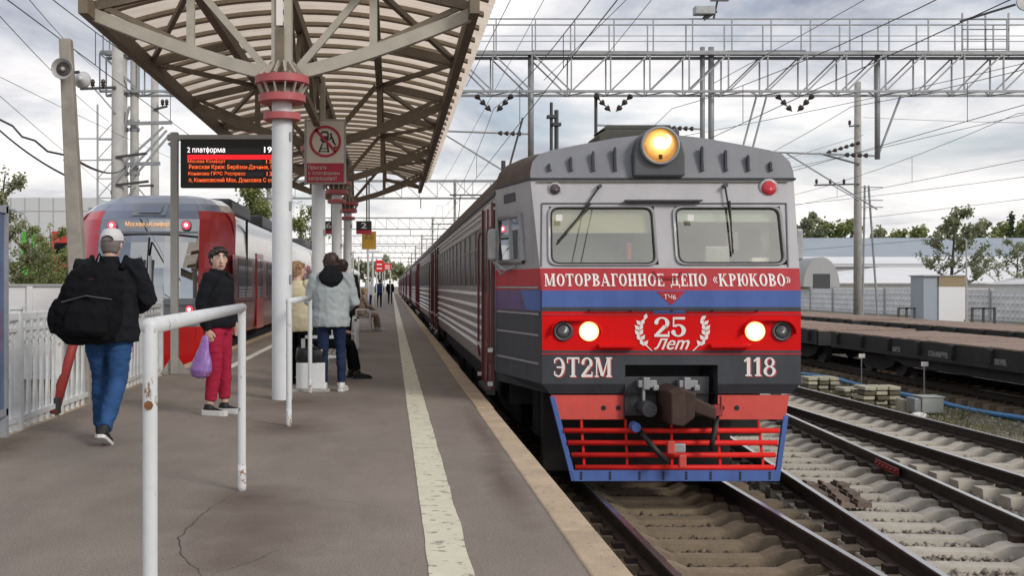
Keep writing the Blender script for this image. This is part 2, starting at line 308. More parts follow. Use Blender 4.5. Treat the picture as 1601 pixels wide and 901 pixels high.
def stones(name, n, xr, yr, size, m, label, zr=(-.03,.02), avoid=None):
    x = RNG.uniform(*xr, n*2); y = yr[0]+(yr[1]-yr[0])*RNG.uniform(0,1,n*2)**1.5
    if avoid is not None:
        k = avoid(x, y); x, y = x[k][:n], y[k][:n]
    else: x, y = x[:n], y[:n]
    n = len(x); s = RNG.uniform(size[0], size[1], n); z = GZ+RNG.uniform(*zr, n)
    oc = np.array([[1,0,0],[0,1,0],[-1,0,0],[0,-1,0],[0,0,1],[0,0,-1]], float); of = np.array([[0,1,4],[1,2,4],[2,3,4],[3,0,4],[1,0,5],[2,1,5],[3,2,5],[0,3,5]])
    ang = RNG.uniform(0, 6.28, n); c, sn = np.cos(ang), np.sin(ang)
    V = oc[None]*RNG.uniform(.6,1.2,(n,6,1)) + RNG.uniform(-.25,.25,(n,6,3)); V *= s[:,None,None]; V[:,:,2] *= .8
    X = V[:,:,0]*c[:,None]-V[:,:,1]*sn[:,None]+x[:,None]; Yv = V[:,:,0]*sn[:,None]+V[:,:,1]*c[:,None]+y[:,None]; Z = V[:,:,2]+z[:,None]
    vs = np.stack([X,Yv,Z],2).reshape(-1,3); fs = (of[None]+6*np.arange(n)[:,None,None]).reshape(-1,3)
    me = bpy.data.meshes.new('mesh'); me.vertices.add(len(vs)); me.vertices.foreach_set('co', vs.ravel())
    me.loops.add(fs.size); me.loops.foreach_set('vertex_index', fs.ravel().astype(np.int32)); me.polygons.add(len(fs)); me.polygons.foreach_set('loop_start', np.arange(0, fs.size, 3, dtype=np.int32))
    me.update(calc_edges=True); me.validate(); me.materials.append(m)
    return tag(obj(name, me), label, 'gravel', kind='stuff')
def stone_mat(name, c0, c1):
    m = bpy.data.materials.new(name); m.use_nodes = True; N, L = m.node_tree.nodes, m.node_tree.links; b = N['Principled BSDF']; b.inputs['Roughness'].default_value = .9
    g = N.new('ShaderNodeNewGeometry'); r = N.new('ShaderNodeValToRGB'); e = r.color_ramp.elements; e[0].color = (*c0,1); e[1].color = (*c1,1); L.new(g.outputs['Random Per Island'], r.inputs[0]); L.new(r.outputs[0], b.inputs['Base Color']); return m
M['stone_brown'] = stone_mat('stone_brown', (.05,.036,.026), (.21,.165,.12)); M['stone_grey'] = stone_mat('stone_grey', (.15,.13,.108), (.42,.375,.32))
stones('ballast_stones', 17000, (1.15,4.1), (7,17), (.022,.048), M['stone_brown'], 'brown dusty ballast stones along the track under the train', (-.02,.03))
stones('ballast_stones', 46000, (4.0,10.2), (7,34), (.022,.05), M['stone_grey'], 'grey ballast stones around the crossover and the outer track', (-.02,.045))
stones('ballast_stones', 9000, (9.6,12.6), (10,34), (.02,.055), M['stone_grey'], 'loose grey ballast stones beside the blue pipe', (-.03,.005))
# ------------------------------------------------------------------ lettering
def _font(s, shear=0):
    c = bpy.data.curves.new('lettering', 'FONT'); c.body = s; c.size = 1; c.shear = shear; c.resolution_u = 3; c.fill_mode = 'FRONT'
    o = bpy.data.objects.new('lettering', c); COL.objects.link(o); dg = bpy.context.evaluated_depsgraph_get()
    me = bpy.data.meshes.new_from_object(o.evaluated_get(dg)); vs = [(v.co.x, v.co.y) for v in me.vertices]; fs = [tuple(p.vertices) for p in me.polygons]
    bpy.data.objects.remove(o); bpy.data.curves.remove(c); bpy.data.meshes.remove(me); return vs, fs
def text_polys(s, shear=0, bold=0):
    t = s.replace('ф', 'о'); vs, fs = _font(t, shear); seen = set(); out = []
    for f in fs:
        k = frozenset(f)
        if k not in seen: seen.add(k); out.append(f)
    for i, ch in enumerate(s):                  # the stem of each ф is added to a round о
        if ch == 'ф':
            pv = _font(t[:i+1], shear)[0]; x1 = max(v[0] for v in pv); ov = _font('о', shear)[0]; w2 = (max(v[0] for v in ov)-min(v[0] for v in ov))/2
            o = len(vs); c = x1-w2; vs += [(c-.035,-.18),(c+.035,-.18),(c+.035,.72),(c-.035,.72)]; out.append((o,o+1,o+2,o+3))
    if bold:                                    # heavier strokes: a second copy a little to the right
        n = len(vs); m = len(out); vs = vs+[(v[0]+bold, v[1]) for v in vs]; out = out+[tuple(i+n for i in f) for f in out[:m]]
    return [vs, out]
def place_polys(vs, fs, O, U, V, name, m, parent, lift=(0,-.004,0), keep=False):
    O, U, V, lift = Vector(O), Vector(U), Vector(V), Vector(lift)
    x0, x1 = min(v[0] for v in vs), max(v[0] for v in vs); y0, y1 = min(v[1] for v in vs), max(v[1] for v in vs)
    k = MB(); dep = [0]*len(vs)                # overlapping strokes sit a hair apart so that no two faces share a plane
    for i, f in enumerate(fs):
        for j in f: dep[j] = i*1.2e-5
    k.add([O + lift - Vector((0,dep[i],0)) + U*((v[0]-x0)/(x1-x0)) + V*((v[1]-y0)/(y1-y0)) for i, v in enumerate(vs)], fs)
    return k.build(name, m, parent)
class Glyph:                                  # tall slab-serif capitals drawn from strokes and rings
    def __init__(s): s.v = []; s.f = []
    def poly(s, p): o = len(s.v); s.v += p; s.f.append(tuple(range(o, o+len(p))))
    def rect(s, x0, y0, x1, y1): s.poly([(x0,y0),(x1,y0),(x1,y1),(x0,y1)])
    def seg(s, x0, y0, x1, y1, w): s.poly([(x0-w/2,y0),(x0+w/2,y0),(x1+w/2,y1),(x1-w/2,y1)])
    def ring(s, cx, cy, rx, ry, a0=0, a1=360, tw=.2, th=.08, n=20):
        for i in range(n):
            q = []
            for a, k in ((a0+(a1-a0)*i/n, 0), (a0+(a1-a0)*(i+1)/n, 0), (a0+(a1-a0)*(i+1)/n, 1), (a0+(a1-a0)*i/n, 1)):
                q.append((cx+(rx-k*tw)*math.cos(R(a)), cy+(ry-k*th)*math.sin(R(a))))
            s.poly(q)
    def stem(s, x, w=.2, y0=0, y1=1, sf=.09, top=True, bot=True):
        s.rect(x, y0, x+w, y1)
        if bot: s.rect(x-sf, y0, x+w+sf, y0+.075)
        if top: s.rect(x-sf, y1-.075, x+w+sf, y1)
def glyph(ch):
    g = Glyph(); W = .8
    if ch == 'О': g.ring(.4,.5,.4,.5)
    elif ch == 'М': g.stem(.09,.08); g.stem(.83,.2); g.seg(.2,1,.5,.05,.2); g.seg(.53,.05,.88,1,.09); W = 1.13
    elif ch == 'Т': g.rect(0,.91,.8,1); g.stem(.3,top=False); g.rect(0,.7,.07,.95); g.rect(.73,.7,.8,.95)
    elif ch == 'Р': g.stem(.09); g.ring(.3,.72,.42,.28,-90,90); W = .73
    elif ch == 'В': g.stem(.09); g.ring(.28,.75,.40,.25,-90,90); g.ring(.28,.27,.46,.27,-90,90); W = .76
    elif ch == 'А': g.seg(.1,0,.44,1,.08); g.seg(.76,0,.42,1,.21); g.rect(.2,.27,.62,.35); g.rect(-.02,0,.24,.07); g.rect(.58,0,.94,.07); W = .92
    elif ch == 'Г': g.stem(.09,top=False); g.rect(0,.91,.66,1); g.rect(.59,.68,.66,.95); W = .66
    elif ch == 'Н': g.stem(.09); g.stem(.6); g.rect(.2,.46,.7,.54); W = .9
    elif ch == 'Е': g.stem(.09,top=False,bot=False); g.rect(0,.92,.68,1); g.rect(0,0,.7,.08); g.rect(.2,.46,.5,.54); g.rect(.45,.36,.51,.64); g.rect(.62,.74,.68,.95); g.rect(.64,.05,.7,.28); W = .7
    elif ch == 'Д': g.seg(.2,.08,.3,1,.09); g.rect(.56,.08,.76,1); g.rect(.2,.92,.86,1); g.rect(0,.06,.92,.14); g.rect(0,-.14,.08,.14); g.rect(.84,-.14,.92,.14); W = .92
    elif ch == 'П': g.stem(.09,top=False); g.stem(.6,top=False); g.rect(0,.92,.9,1); W = .9
    elif ch == 'К': g.stem(.09); g.seg(.3,.45,.68,1,.09); g.seg(.78,0,.42,.6,.22); g.rect(.54,.93,.84,1); g.rect(.6,0,.95,.07); W = .93
    elif ch == 'Ю': g.stem(.09); g.rect(.25,.46,.5,.54); g.ring(.76,.5,.32,.5,tw=.17); W = 1.08
    elif ch == 'Э': g.ring(.3,.5,.42,.5,-125,125); g.rect(.18,.46,.6,.54); g.rect(.02,.1,.1,.3); g.rect(.02,.7,.1,.9); W = .72
    elif ch == '1': g.stem(.16,.2,top=False); g.poly([(0,.74),(.2,.85),(.36,1),(.2,1),(0,.84)]); W = .46
    elif ch == '2': g.ring(.36,.7,.36,.3,-40,175,.19,.08); g.poly([(0,.1),(.2,.1),(.66,.55),(.6,.44),(.45,.6)]); g.rect(0,0,.72,.13); g.rect(.65,0,.72,.28); g.ring(.1,.72,.1,.1,0,360,.1,.1); W = .72
    elif ch == '5': g.rect(.08,.88,.66,1); g.rect(.08,.5,.15,1); g.ring(.34,.32,.36,.32,-170,135,.2,.08); g.ring(.11,.25,.1,.1,0,360,.1,.1); W = .7
    elif ch == '8': g.ring(.36,.74,.30,.26,0,360,.16,.07); g.ring(.36,.26,.36,.28,0,360,.19,.07); W = .72
    elif ch in '«»':
        k = 1 if ch == '«' else -1
        for d in (0, .2):
            x = .02+d if k > 0 else .38-d; g.seg(x,.5,x+.16*k,.75,.09); g.seg(x+.16*k,.25,x,.5,.09)
        W = .42
    elif ch == ' ': W = .42
    return g, W
def serif_polys(s, gap=.13, shear=.0):
    vs, fs, x = [], [], 0
    for ch in s:
        g, W = glyph(ch); o = len(vs); vs += [(p[0]+x+shear*p[1], p[1]) for p in g.v]; fs += [tuple(i+o for i in f) for f in g.f]; x += W+gap
    return vs, fs

def serif_words(s, gap=.13):
    out, x = [], 0
    for wd in s.split(' '):
        vs, fs = [], []
        for ch in wd:
            g, W = glyph(ch); o = len(vs); vs += [(q[0]+x, q[1]) for q in g.v]; fs += [tuple(i+o for i in f) for f in g.f]; x += W+gap
        out.append((vs, fs)); x += .42+gap
    return out
# ------------------------------------------------------------------ right-hand train
D('train_grey', (.27,.265,.275), .45, var=.16, scale=3, worn=(.17,.155,.145), wt=.64, wscale=4, coat=.2, stretch=(1,1,.3))
D('train_light', (.405,.395,.41), .42, var=.12, scale=3, coat=.25, worn=(.29,.265,.25), wt=.66, wscale=5, stretch=(1,1,.3))
D('train_cap', (.185,.192,.212), .5, var=.14, scale=3, coat=.15, worn=(.15,.14,.135), wt=.66, wscale=5, stretch=(1,1,.35))
D('train_dark', (.058,.062,.072), .55, var=.22, scale=4, spec=.25, stretch=(1,1,.4), worn=(.10,.092,.085), wt=.66, wscale=6)
D('train_red', (.44,.035,.045), .5, var=.15, scale=4, spec=.2, stretch=(1,1,.35))
D('train_blue', (.085,.145,.39), .5, var=.15, scale=4, spec=.2, stretch=(1,1,.35))
D('train_violet', (.09,.05,.16), .45, var=.2, scale=3)
D('bright_red', (.66,.006,.007), .5, var=.05, spec=.12)
D('plough_red', (.62,.075,.06), .5, var=.1)
D('grill_red', (.74,.025,.02), .45, var=.08, spec=.2)
D('roof_brown', (.115,.085,.07), .75, var=.22, scale=5, stretch=(1,1,1), bump=.15)
D('roof_olive', (.06,.058,.045), .6, var=.2)
D('rib_white', (.78,.77,.78), .4, .0, var=.08)
D('door_maroon', (.13,.012,.016), .4, var=.15, coat=.3)
D('side_silver', (.27,.25,.255), .5, .1, var=.12, scale=3, stretch=(1,.2,1))
D('coupler_brown', (.058,.032,.024), .7, .2, var=.25, scale=9)
D('hose', (.02,.02,.02), .6)
D('letter_white', (.80,.76,.73), .5, var=.04)
D('letter_shadow', (.46,.05,.05), .5, var=.05)
D('cab_inside', (.80,.77,.58), .7); D('cab_lower', (.36,.36,.33), .7); D('cab_teal', (.10,.14,.15), .6); D('blind_cream', (.66,.63,.46), .8, var=.12, scale=2); D('blind_green', (.34,.42,.36), .8, var=.12, scale=2); D('skin_tone', (.16,.15,.14), .7)
D('lens_grey', (.10,.10,.105), .3, .3, var=.5, scale=90)
D('bezel', (.09,.092,.10), .45, .3)
D('marker_red', (.62,.03,.05), .25, coat=.5)
D('marker_dark', (.07,.05,.055), .25, coat=.5)
M['lamp_warm'] = mat('lamp_warm', (1,.7,.2), emit=(1,.40,.05), estr=1.0)
def glow_mat(name, r):            # reflector lamp: white-hot centre falling off to amber at the rim
    m = bpy.data.materials.new(name); m.use_nodes = True; N, L = m.node_tree.nodes, m.node_tree.links; b = N['Principled BSDF']
    tc = N.new('ShaderNodeTexCoord'); d = N.new('ShaderNodeVectorMath'); d.name = 'glow_centre'; d.operation = 'SUBTRACT'; L.new(tc.outputs['Object'], d.inputs[0])
    ln = N.new('ShaderNodeVectorMath'); ln.operation = 'LENGTH'; L.new(d.outputs[0], ln.inputs[0]); mr = N.new('ShaderNodeMapRange'); L.new(ln.outputs['Value'], mr.inputs[0]); mr.inputs[2].default_value = r
    n = N.new('ShaderNodeTexNoise'); n.inputs['Scale'].default_value = 14; L.new(tc.outputs['Object'], n.inputs[0]); ad = N.new('ShaderNodeMath'); ad.operation = 'MULTIPLY_ADD'; L.new(n.outputs[0], ad.inputs[0]); ad.inputs[1].default_value = .22; L.new(mr.outputs[0], ad.inputs[2])
    rp = N.new('ShaderNodeValToRGB'); e = rp.color_ramp.elements; e[0].position = .30; e[0].color = (3,2.5,1.5,1); e[1].position = 1.05; e[1].color = (.42,.16,.02,1)
    a = e.new(.58); a.color = (1.2,.72,.16,1); a = e.new(.82); a.color = (.80,.38,.05,1); L.new(ad.outputs[0], rp.inputs[0])
    L.new(rp.outputs[0], b.inputs['Emission Color']); b.inputs['Emission Strength'].default_value = 1; b.inputs['Base Color'].default_value = (.2,.15,.08,1); b.inputs['Roughness'].default_value = .15; return m
M['lamp_warm'] = glow_mat('lamp_warm', .19)
M['lamp_core'] = mat('lamp_core', (1,.9,.6), emit=(1,.80,.35), estr=4)
M['lamp_white'] = mat('lamp_white', (1,1,.9), emit=(1,.97,.78), estr=6)
M['lamp_edge'] = mat('lamp_edge', (1,.9,.5), emit=(.9,.72,.25), estr=1.2)
M['lamp_red'] = mat('lamp_red', (1,.1,.15), emit=(1,.03,.07), estr=1.2)
M['windscreen'] = glass('windscreen', (.97,.99,.90), .30); M['windscreen'].node_tree.nodes['Glossy BSDF'].inputs['Color'].default_value = (1,.98,.88,1)
M['side_glass'] = glass('side_glass', (.25,.28,.3), .10)
D('glass_dark', (.012,.013,.016), .3, spec=.05, var=.3, scale=2)
FY, KF = 12.07, .344
def FP(px, py, d=0):                          # photo pixel -> point on the cab front (upright below the waist, raked above)
    u = (447-py)/FPX; Y = FY
    if EYE+u*FY > 1.27: Y = (FY+KF*(EYE-1.27))/(1-KF*u)
    return Vector(((px-612)*Y/FPX, Y-d, EYE+u*Y))
def fy(z): return FY + max(0, z-1.27)*KF
def fh(z): return 1.395 + max(0, min(1, (z-1.27)/1.25))*.075

head = thing('train_car', 'leading train car with grey cab, red headlight band and round yellow roof lamp', 'train car', (AX1,0,0), group='cars of the grey and red train')
RY = 13.78
def build_cab(t):
    def q(mb, pts, mi): mb.add(pts, [(0,1,2,3)], mi)
    lv = [(.26,1.395),(.62,1.395),(1.04,1.395),(1.09,1.395),(1.27,1.395),(1.51,fh(1.51)),(1.549,fh(1.549)),(2.198,fh(2.198)),(2.52,1.47)]
    fm = [0,1,0,2,3,4,4,4]                    # dark, red panel, dark, blue, red, light grey
    mb = MB()
    for i in range(len(lv)-1):
        (z0,h0),(z1,h1) = lv[i], lv[i+1]
        if i == 6:                            # window row: pillars only
            for a, b in ((-h0,-1.28),(-.115,.115),(1.28,h0)):
                a1 = -h1 if a == -h0 else a; b1 = h1 if b == h0 else b
                q(mb, [(a,fy(z0),z0),(b,fy(z0),z0),(b1,fy(z1),z1),(a1,fy(z1),z1)], 4)
        elif i == 0:                          # opening for the coupler
            for a, b in ((-h0,-.50),(.50,h0)): q(mb, [(a,FY,z0),(b,FY,z0),(b,FY,.465),(a,FY,.465)], 0)
            q(mb, [(-h0,FY,.465),(h0,FY,.465),(h0,FY,z1),(-h0,FY,z1)], 0)
        else: q(mb, [(-h0,fy(z0),z0),(h0,fy(z0),z0),(h1,fy(z1),z1),(-h1,fy(z1),z1)], fm[i])
    for a, b in ((-1.30,-.50),(.50,1.30)):    # tucked-in lower lip
        q(mb, [(a,FY+.07,.147),(b,FY+.07,.147),(b if b < 1 else 1.395,FY,.26),(a if a > -1 else -1.395,FY,.26)], 0)
    # raked side walls, from the front edge back to the full-width body
    sl = [(.147,1.30,FY+.07,1.70,0),(.26,1.395,FY,1.74,0),(.62,1.395,FY,1.74,5),(1.04,1.395,FY,1.74,6),(1.27,1.395,FY,1.74,3),(1.51,fh(1.51),fy(1.51),1.74,7),(1.60,fh(1.6),fy(1.6),1.74,7),(2.13,fh(2.13),fy(2.13),1.74,7),(2.52,1.47,fy(2.52),1.74,7)]
    for s in (-1, 1):
        for i in range(len(sl)-1):
            z0,h0,y0,r0,mi = sl[i]; z1,h1,y1,r1,_ = sl[i+1]
            if i == 6:                        # side window opening between two posts
                def sp(z,h,y,r,f): return (s*(h+(r-h)*f), y+(RY-y)*f, z)
                for f0, f1 in ((0,.30),(.86,1)): q(mb, [sp(z0,h0,y0,r0,f0),sp(z0,h0,y0,r0,f1),sp(z1,h1,y1,r1,f1),sp(z1,h1,y1,r1,f0)], 7)
            else: q(mb, [(s*h0,y0,z0),(s*r0,RY,z0),(s*r1,RY,z1),(s*h1,y1,z1)], mi)
    q(mb, [(-1.30,FY+.07,.147),(1.30,FY+.07,.147),(1.70,RY,.147),(-1.70,RY,.147)], 0)
    mb.build('cab_shell', [M['train_dark'],M['bright_red'],M['train_blue'],M['train_red'],M['train_light'],M['train_dark'],M['train_violet'],M['train_grey']], t)
    # grey roof cap with rounded shoulders, then the olive shoulder running back
    fr = [(1.47,2.52),(1.468,2.60),(1.44,2.71),(1.36,2.80),(1.22,2.845),(.9,2.91),(.5,2.985),(.2,3.02),(0,3.025)]
    rr = [(1.74,2.52),(1.735,2.60),(1.69,2.71),(1.60,2.80),(1.42,2.87),(1.0,2.95),(.55,3.01),(.2,3.03),(0,3.035)]
    full = lambda p: [(-x,z) for x,z in p] + [(x,z) for x,z in reversed(p[:-1])]
    F0 = [(x, 12.50-.018+(z-2.52)*.25, z) for x,z in full(fr)]; n = len(F0)
    mb = MB(); mb.add(F0, [tuple(range(n))]); F1 = [(x*.995,y+.10,z) for x,y,z in F0]; mb.loft([F0,F1], closed=False)
    mb.build('roof_cap', M['train_cap'], t, auto=40)
    B = [(x,RY,z) for x,z in full(rr)]; mb = MB(); F2 = [(x*.996,y+.09,z-.004) for x,y,z in F0]
    mid = [((a[0]+b[0])/2*1.012,(a[1]+b[1])/2,(a[2]+b[2])/2+.015) for a,b in zip(F2,B)]
    mb.loft([F2,mid,B], closed=False); mb.build('cab_roof', M['roof_brown'], t, smooth=True)
    mb = MB(); mb.bar((-1.475,12.475,2.515),(1.475,12.475,2.515),.03,.018); mb.bar((-1.475,12.48,2.515),(-1.745,RY,2.515),.03,.02); mb.bar((1.475,12.48,2.515),(1.745,RY,2.515),.03,.02); mb.build('rain_gutter', M['train_dark'], t)
    for px in (858,892,927,961,1097,1134,1169,1204):       # pressed ventilation slots of the cap
        c = FP(px, 0); x = (px-612)*12.5/FPX-AX1; zt = 2.60+.30*(1-(abs(x)/1.47)**2)+.02
        mb = MB(); y = 12.472+(2.6-2.52)*.25
        mb.prism([(x-.012,2.61),(x+.0,2.595),(x+.012,2.61),(x+.012,zt-.03),(x+.0,zt-.01),(x-.012,zt-.03)], y-.022, y+.03); mb.build('vent_slot', M['train_dark'], t)
        mb = MB(); mb.tube([(x+.024,y-.006,2.61),(x+.024,y+.03,zt-.02)], .012, 6); mb.build('vent_lip', M['train_cap'], t)
    # interior: floor, back wall, desk
    mb = MB(); mb.add([(-1.6,RY-.1,.9),(1.6,RY-.1,.9),(1.6,RY-.1,2.5),(-1.6,RY-.1,2.5)],[(0,1,2,3)]); mb.add([(-1.36,FY+.1,.95),(1.36,FY+.1,.95),(1.65,RY,.95),(-1.65,RY,.95)],[(0,1,2,3)])
    mb.add([(-1.4,12.45,2.48),(1.4,12.45,2.48),(1.65,RY,2.48),(-1.65,RY,2.48)],[(0,1,2,3)]); mb.build('cab_interior', M['cab_inside'], t)
    MB().box(-1.5,1.5,RY-.16,RY-.12,.95,1.86).build('cab_lower_wall', M['cab_lower'], t); MB().box(.25,1.35,13.2,13.5,1.45,2.0).box(.15,.55,13.3,13.5,2.0,2.35).build('driver_console', M['cab_teal'], t, bevel=.05)
    def behind(x, z, d): return (x, fy(z)+d, z)
    for x0, x1, z0, m in ((-1.27,-.13,1.90,'blind_cream'),(.13,1.27,2.03,'blind_green')):     # roller blinds just behind the glass
        bl = MB().add([behind(x0,z0,.07),behind(x1,z0,.07),behind(x1,2.19,.07),behind(x0,2.19,.07)],[(0,1,2,3)]).build('sun_blind', M[m], t); MB().tube([behind(x0,z0,.065),behind(x1,z0,.065)],.008,6).build('blind_rod', M['cab_lower'], bl)
    for x0, x1, z0, z1, m in ((-.42,-.36,1.60,1.80,'plough_red'),(.95,1.15,1.56,1.63,'letter_white'),(.45,.72,1.56,1.76,'galv'),(.70,.84,1.70,1.92,'skin_tone')): MB().box(x0,x1,fy(z1)+.14,fy(z1)+.22,z0,z1).build('desk_item', M[m], t, bevel=.02)
    MB().box(-.35,-.30,12.6,12.62,1.5,2.4).build('cab_stanchion', M['cab_teal'], t)
    MB().box(-1.22,-1.15,12.25,12.255,2.03,2.10).build('windscreen_sticker', M['letter_white'], t); MB().box(.22,.29,12.25,12.255,2.03,2.10).build('windscreen_sticker', M['letter_white'], t)
    mb = MB(); mb.box(-1.3,1.3,12.28,12.65,1.0,1.48); mb.build('control_desk', M['steel_grey'], t, bevel=.03)
    mb = MB(); mb.box(.55,1.0,13.1,13.19,1.2,1.95); mb.box(.55,1.0,12.85,13.2,1.2,1.35); mb.build('driver_seat', M['train_dark'], t, bevel=.04)
    mb = MB(); mb.box(-1.35,.2,13.3,13.5,1.95,2.45); mb.build('equipment_cabinet', M['galv'], t, bevel=.02)
    # windscreens with rubber seal frames
    for (pl) in (((859.5,413.5),(1026.5,413.5),(1020,323.5),(858.5,323.5)), ((1059,412.5),(1227,412.5),(1218,324),(1052.5,324))):
        A = [FP(*p, .006) for p in pl]; A = [Vector((p.x-AX1,p.y,p.z)) for p in A]; c = sum(A, Vector())/4
        mb = MB(); mb.add([c+(p-c)*.985 for p in A], [(0,1,2,3)]); ws = mb.build('windscreen', M['windscreen'], t)
        def rc(k, d):                          # rounded rectangle ring
            out = []
            for i in range(4):
                p, a, b = A[i], A[i-1], A[(i+1)%4]; rr_ = .10
                for j in range(6):
                    f = j/5; p0 = p+(a-p).normalized()*rr_; p1 = p+(b-p).normalized()*rr_
                    v = p0*(1-f)**2+p*2*f*(1-f)+p1*f*f; out.append(c+(v-c)*k+Vector((0,-d,0)))
            return out
        o1, o2, i2, i1 = rc(1.035,-.012), rc(1.03,.022), rc(.985,.02), rc(.955,-.006); n = len(o1); mb = MB()
        mb.loft([o1,o2,i2,i1], closed=True, cap=False); mb.build('seal_frame', M['train_grey'], ws, auto=50)
        mb = MB(); mb.tube([*rc(.965,.018), rc(.965,.018)[0]], .009, 6, caps=False); mb.build('seal_rubber', M['rubber'], ws)
    mb = MB()
    for a, b in (((847,318),(1229,318)),((1229,318),(1232,417)),((847,318),(846,417))): 
        p, q_ = FP(*a,.006), FP(*b,.006); mb.bar((p.x-AX1,p.y,p.z),(q_.x-AX1,q_.y,q_.z),.012,.018,up=(0,1,0))
    mb.build('recess_moulding', M['bezel'], t)
    p, q_ = FP(975,314.5,.06), FP(1095,314.5,.06); mb = MB(); mb.bar((p.x-AX1,p.y,p.z),(q_.x-AX1,q_.y,q_.z),.10,.02); mb.build('visor_bar', M['bezel'], t, bevel=.006)
    for (a, b, c) in (((936,292),(871,378),(900,344)), ((1131.5,291),(1144,397),(1140,350))):       # wipers: arm and blade
        A, B, C_ = [Vector((v.x-AX1,v.y,v.z)) for v in (FP(*a,.05), FP(*b,.05), FP(*c,.07))]
        wp = MB().tube([A, C_], .011, 6).build('wiper', M['rubber'], t)
        dB = (B-C_); MB().tube([C_-dB*.75, B], .012, 6).build('wiper_blade', M['black'], wp)
        MB().lathe([(.0,-.05),(.022,-.05),(.022,.05),(0,.05)], A, 'Y', 10).build('wiper_pivot', M['bezel'], wp)
    # big roof headlamp in its housing
    hx = FP(1032.5,227.5).x-AX1-.03; HYc = 12.36; hx, hz = (1032.5-612)*HYc/FPX-AX1, EYE+(447-227.5)*HYc/FPX
    arch = [(-.285,2.535),(.285,2.535),(.285,2.78)]+[(.27*math.cos(R(a)),2.80+.285*math.sin(R(a))) for a in range(10,175,15)]+[(-.285,2.78)]
    mb = MB(); mb.prism([(hx+x,z) for x,z in arch], 12.40, 13.1); mb.build('headlamp_housing', M['bezel'], t, bevel=.02)
    hl = MB().lathe([(.215,.06),(.215,-.03),(.20,-.05),(.185,-.03),(.185,.03)], (hx,HYc+.02,hz), 'Y', 32).build('headlamp_ring', M['steel_grey'], t, smooth=True)
    MB().lathe([(0,.03),(.186,.03),(.186,.0),(.15,-.018),(.0,-.03)], (hx,HYc+.02,hz), 'Y', 32).build('headlamp_lens', M['lamp_warm'], hl, smooth=True)
    MB().box(hx-.02,hx+.02,HYc-.012,HYc-.004,hz-.15,hz-.10).build('headlamp_latch', M['coupler_brown'], hl)
    M['lamp_warm'].node_tree.nodes['glow_centre'].inputs[1].default_value = (hx-.005,HYc,hz+.03)
    for px, py, r, m in ((867.5,296,.062,'marker_dark'),(1201.5,294.6,.088,'marker_red')):
        p = FP(px,py,.0); o = MB().lathe([(0,.03),(r*1.25,.03),(r*1.25,-.012),(r*1.05,-.02)], (p.x-AX1,p.y,p.z), 'Y', 20).build('marker_lamp', M['train_light'], t, smooth=True)
        MB().lathe([(0,0),(r,0),(r*.8,-.035),(0,-.048)], (p.x-AX1,p.y-.015,p.z), 'Y', 20).build('marker_lens', M[m], o, smooth=True)
    # pairs of lower headlights under red hoods
    for xs, lit in (((880.4,920.6),1),((1222,1180),1)):
        a, b = sorted(xs); p, q_ = FP(a,518.4), FP(b,518.4); r = .125; z = p.z
        pts = [(p.x-AX1-r-.01, z-.02)]+[(p.x-AX1+ (r+.01)*math.cos(R(an)), z+(r+.01)*math.sin(R(an))) for an in (160,135,110,90)]+[(q_.x-AX1+(r+.01)*math.cos(R(an)), z+(r+.01)*math.sin(R(an))) for an in (90,65,40,15,-5)]
        mb = MB(); ring = []
        for (x, zz) in pts: ring.append([(x,FY,zz),(x,FY-.07,zz+.004),(x,FY-.07,zz-.018),(x,FY,zz-.018)])
        mb.loft(ring); mb.build('headlight_hood', M['bright_red'], t, auto=50)
        for x, on in ((xs[0],0),(xs[1],1)):
            c = FP(x,518.4); o = MB().lathe([(.105,.02),(.105,-.02),(.082,-.024),(.075,.0)], (c.x-AX1,c.y,c.z), 'Y', 24).build('headlight', M['bezel'] if not on else M['lamp_edge'], t, smooth=True)
            MB().lathe([(0,0),(.076,0),(.062,-.016),(0,-.022)], (c.x-AX1,c.y-.003,c.z), 'Y', 24).build('headlight_lens', M['lamp_white'] if on else M['lens_grey'], o, smooth=True)
    for px0, px1, py in ((934,991,541),(1108,1170,541)):     # red footsteps
        p, q_ = FP(px0,py), FP(px1,py); MB().box(p.x-AX1,q_.x-AX1,FY-.10,FY,p.z-.02,p.z+.02).build('footstep', M['bright_red'], t, bevel=.008)
    p, q_ = FP(1022,433), FP(1067,433); MB().tube([(p.x-AX1,p.y,p.z+.06),(p.x-AX1+.03,p.y-.05,p.z),(q_.x-AX1-.03,q_.y-.05,p.z),(q_.x-AX1,p.y,p.z+.06)],.011,6).build('grab_handle', M['train_red'], t)
    p, q_ = FP(920,484), FP(1183,484); MB().tube([(p.x-AX1,FY-.05,p.z),(q_.x-AX1,FY-.05,p.z)],.010,6).build('handrail', M['train_dark'], t)
    for px in (920,986,1050,1113,1183): x = FP(px,484).x-AX1; MB().tube([(x,FY,p.z-.02),(x,FY-.05,p.z)],.009,6).build('handrail_bracket', M['train_dark'], t)
    for (a, b) in ((846,1253),): 
        z0 = FP(a,492).z; MB().box(-1.40,1.40,FY-.006,FY-.001,z0-.008,z0+.008).build('panel_seam', M['train_red'], t)
        z0 = FP(a,553.7).z; MB().box(-1.40,1.40,FY-.006,FY-.001,z0-.008,z0+.008).build('panel_seam', M['train_red'], t)
    p = FP(1021,487); MB().box(p.x-AX1,FP(1071,487).x-AX1,FY-.005,FY,p.z-.025,p.z+.02).build('blue_patch', M['train_blue'], t)
    tri = [FP(1026,455.6,.004),FP(1072,455.6,.004),FP(1049,477.5,.004)]; MB().add([(v.x-AX1,FY-.004,v.z) for v in tri],[(0,1,2)]).build('red_pennant', M['train_red'], t)
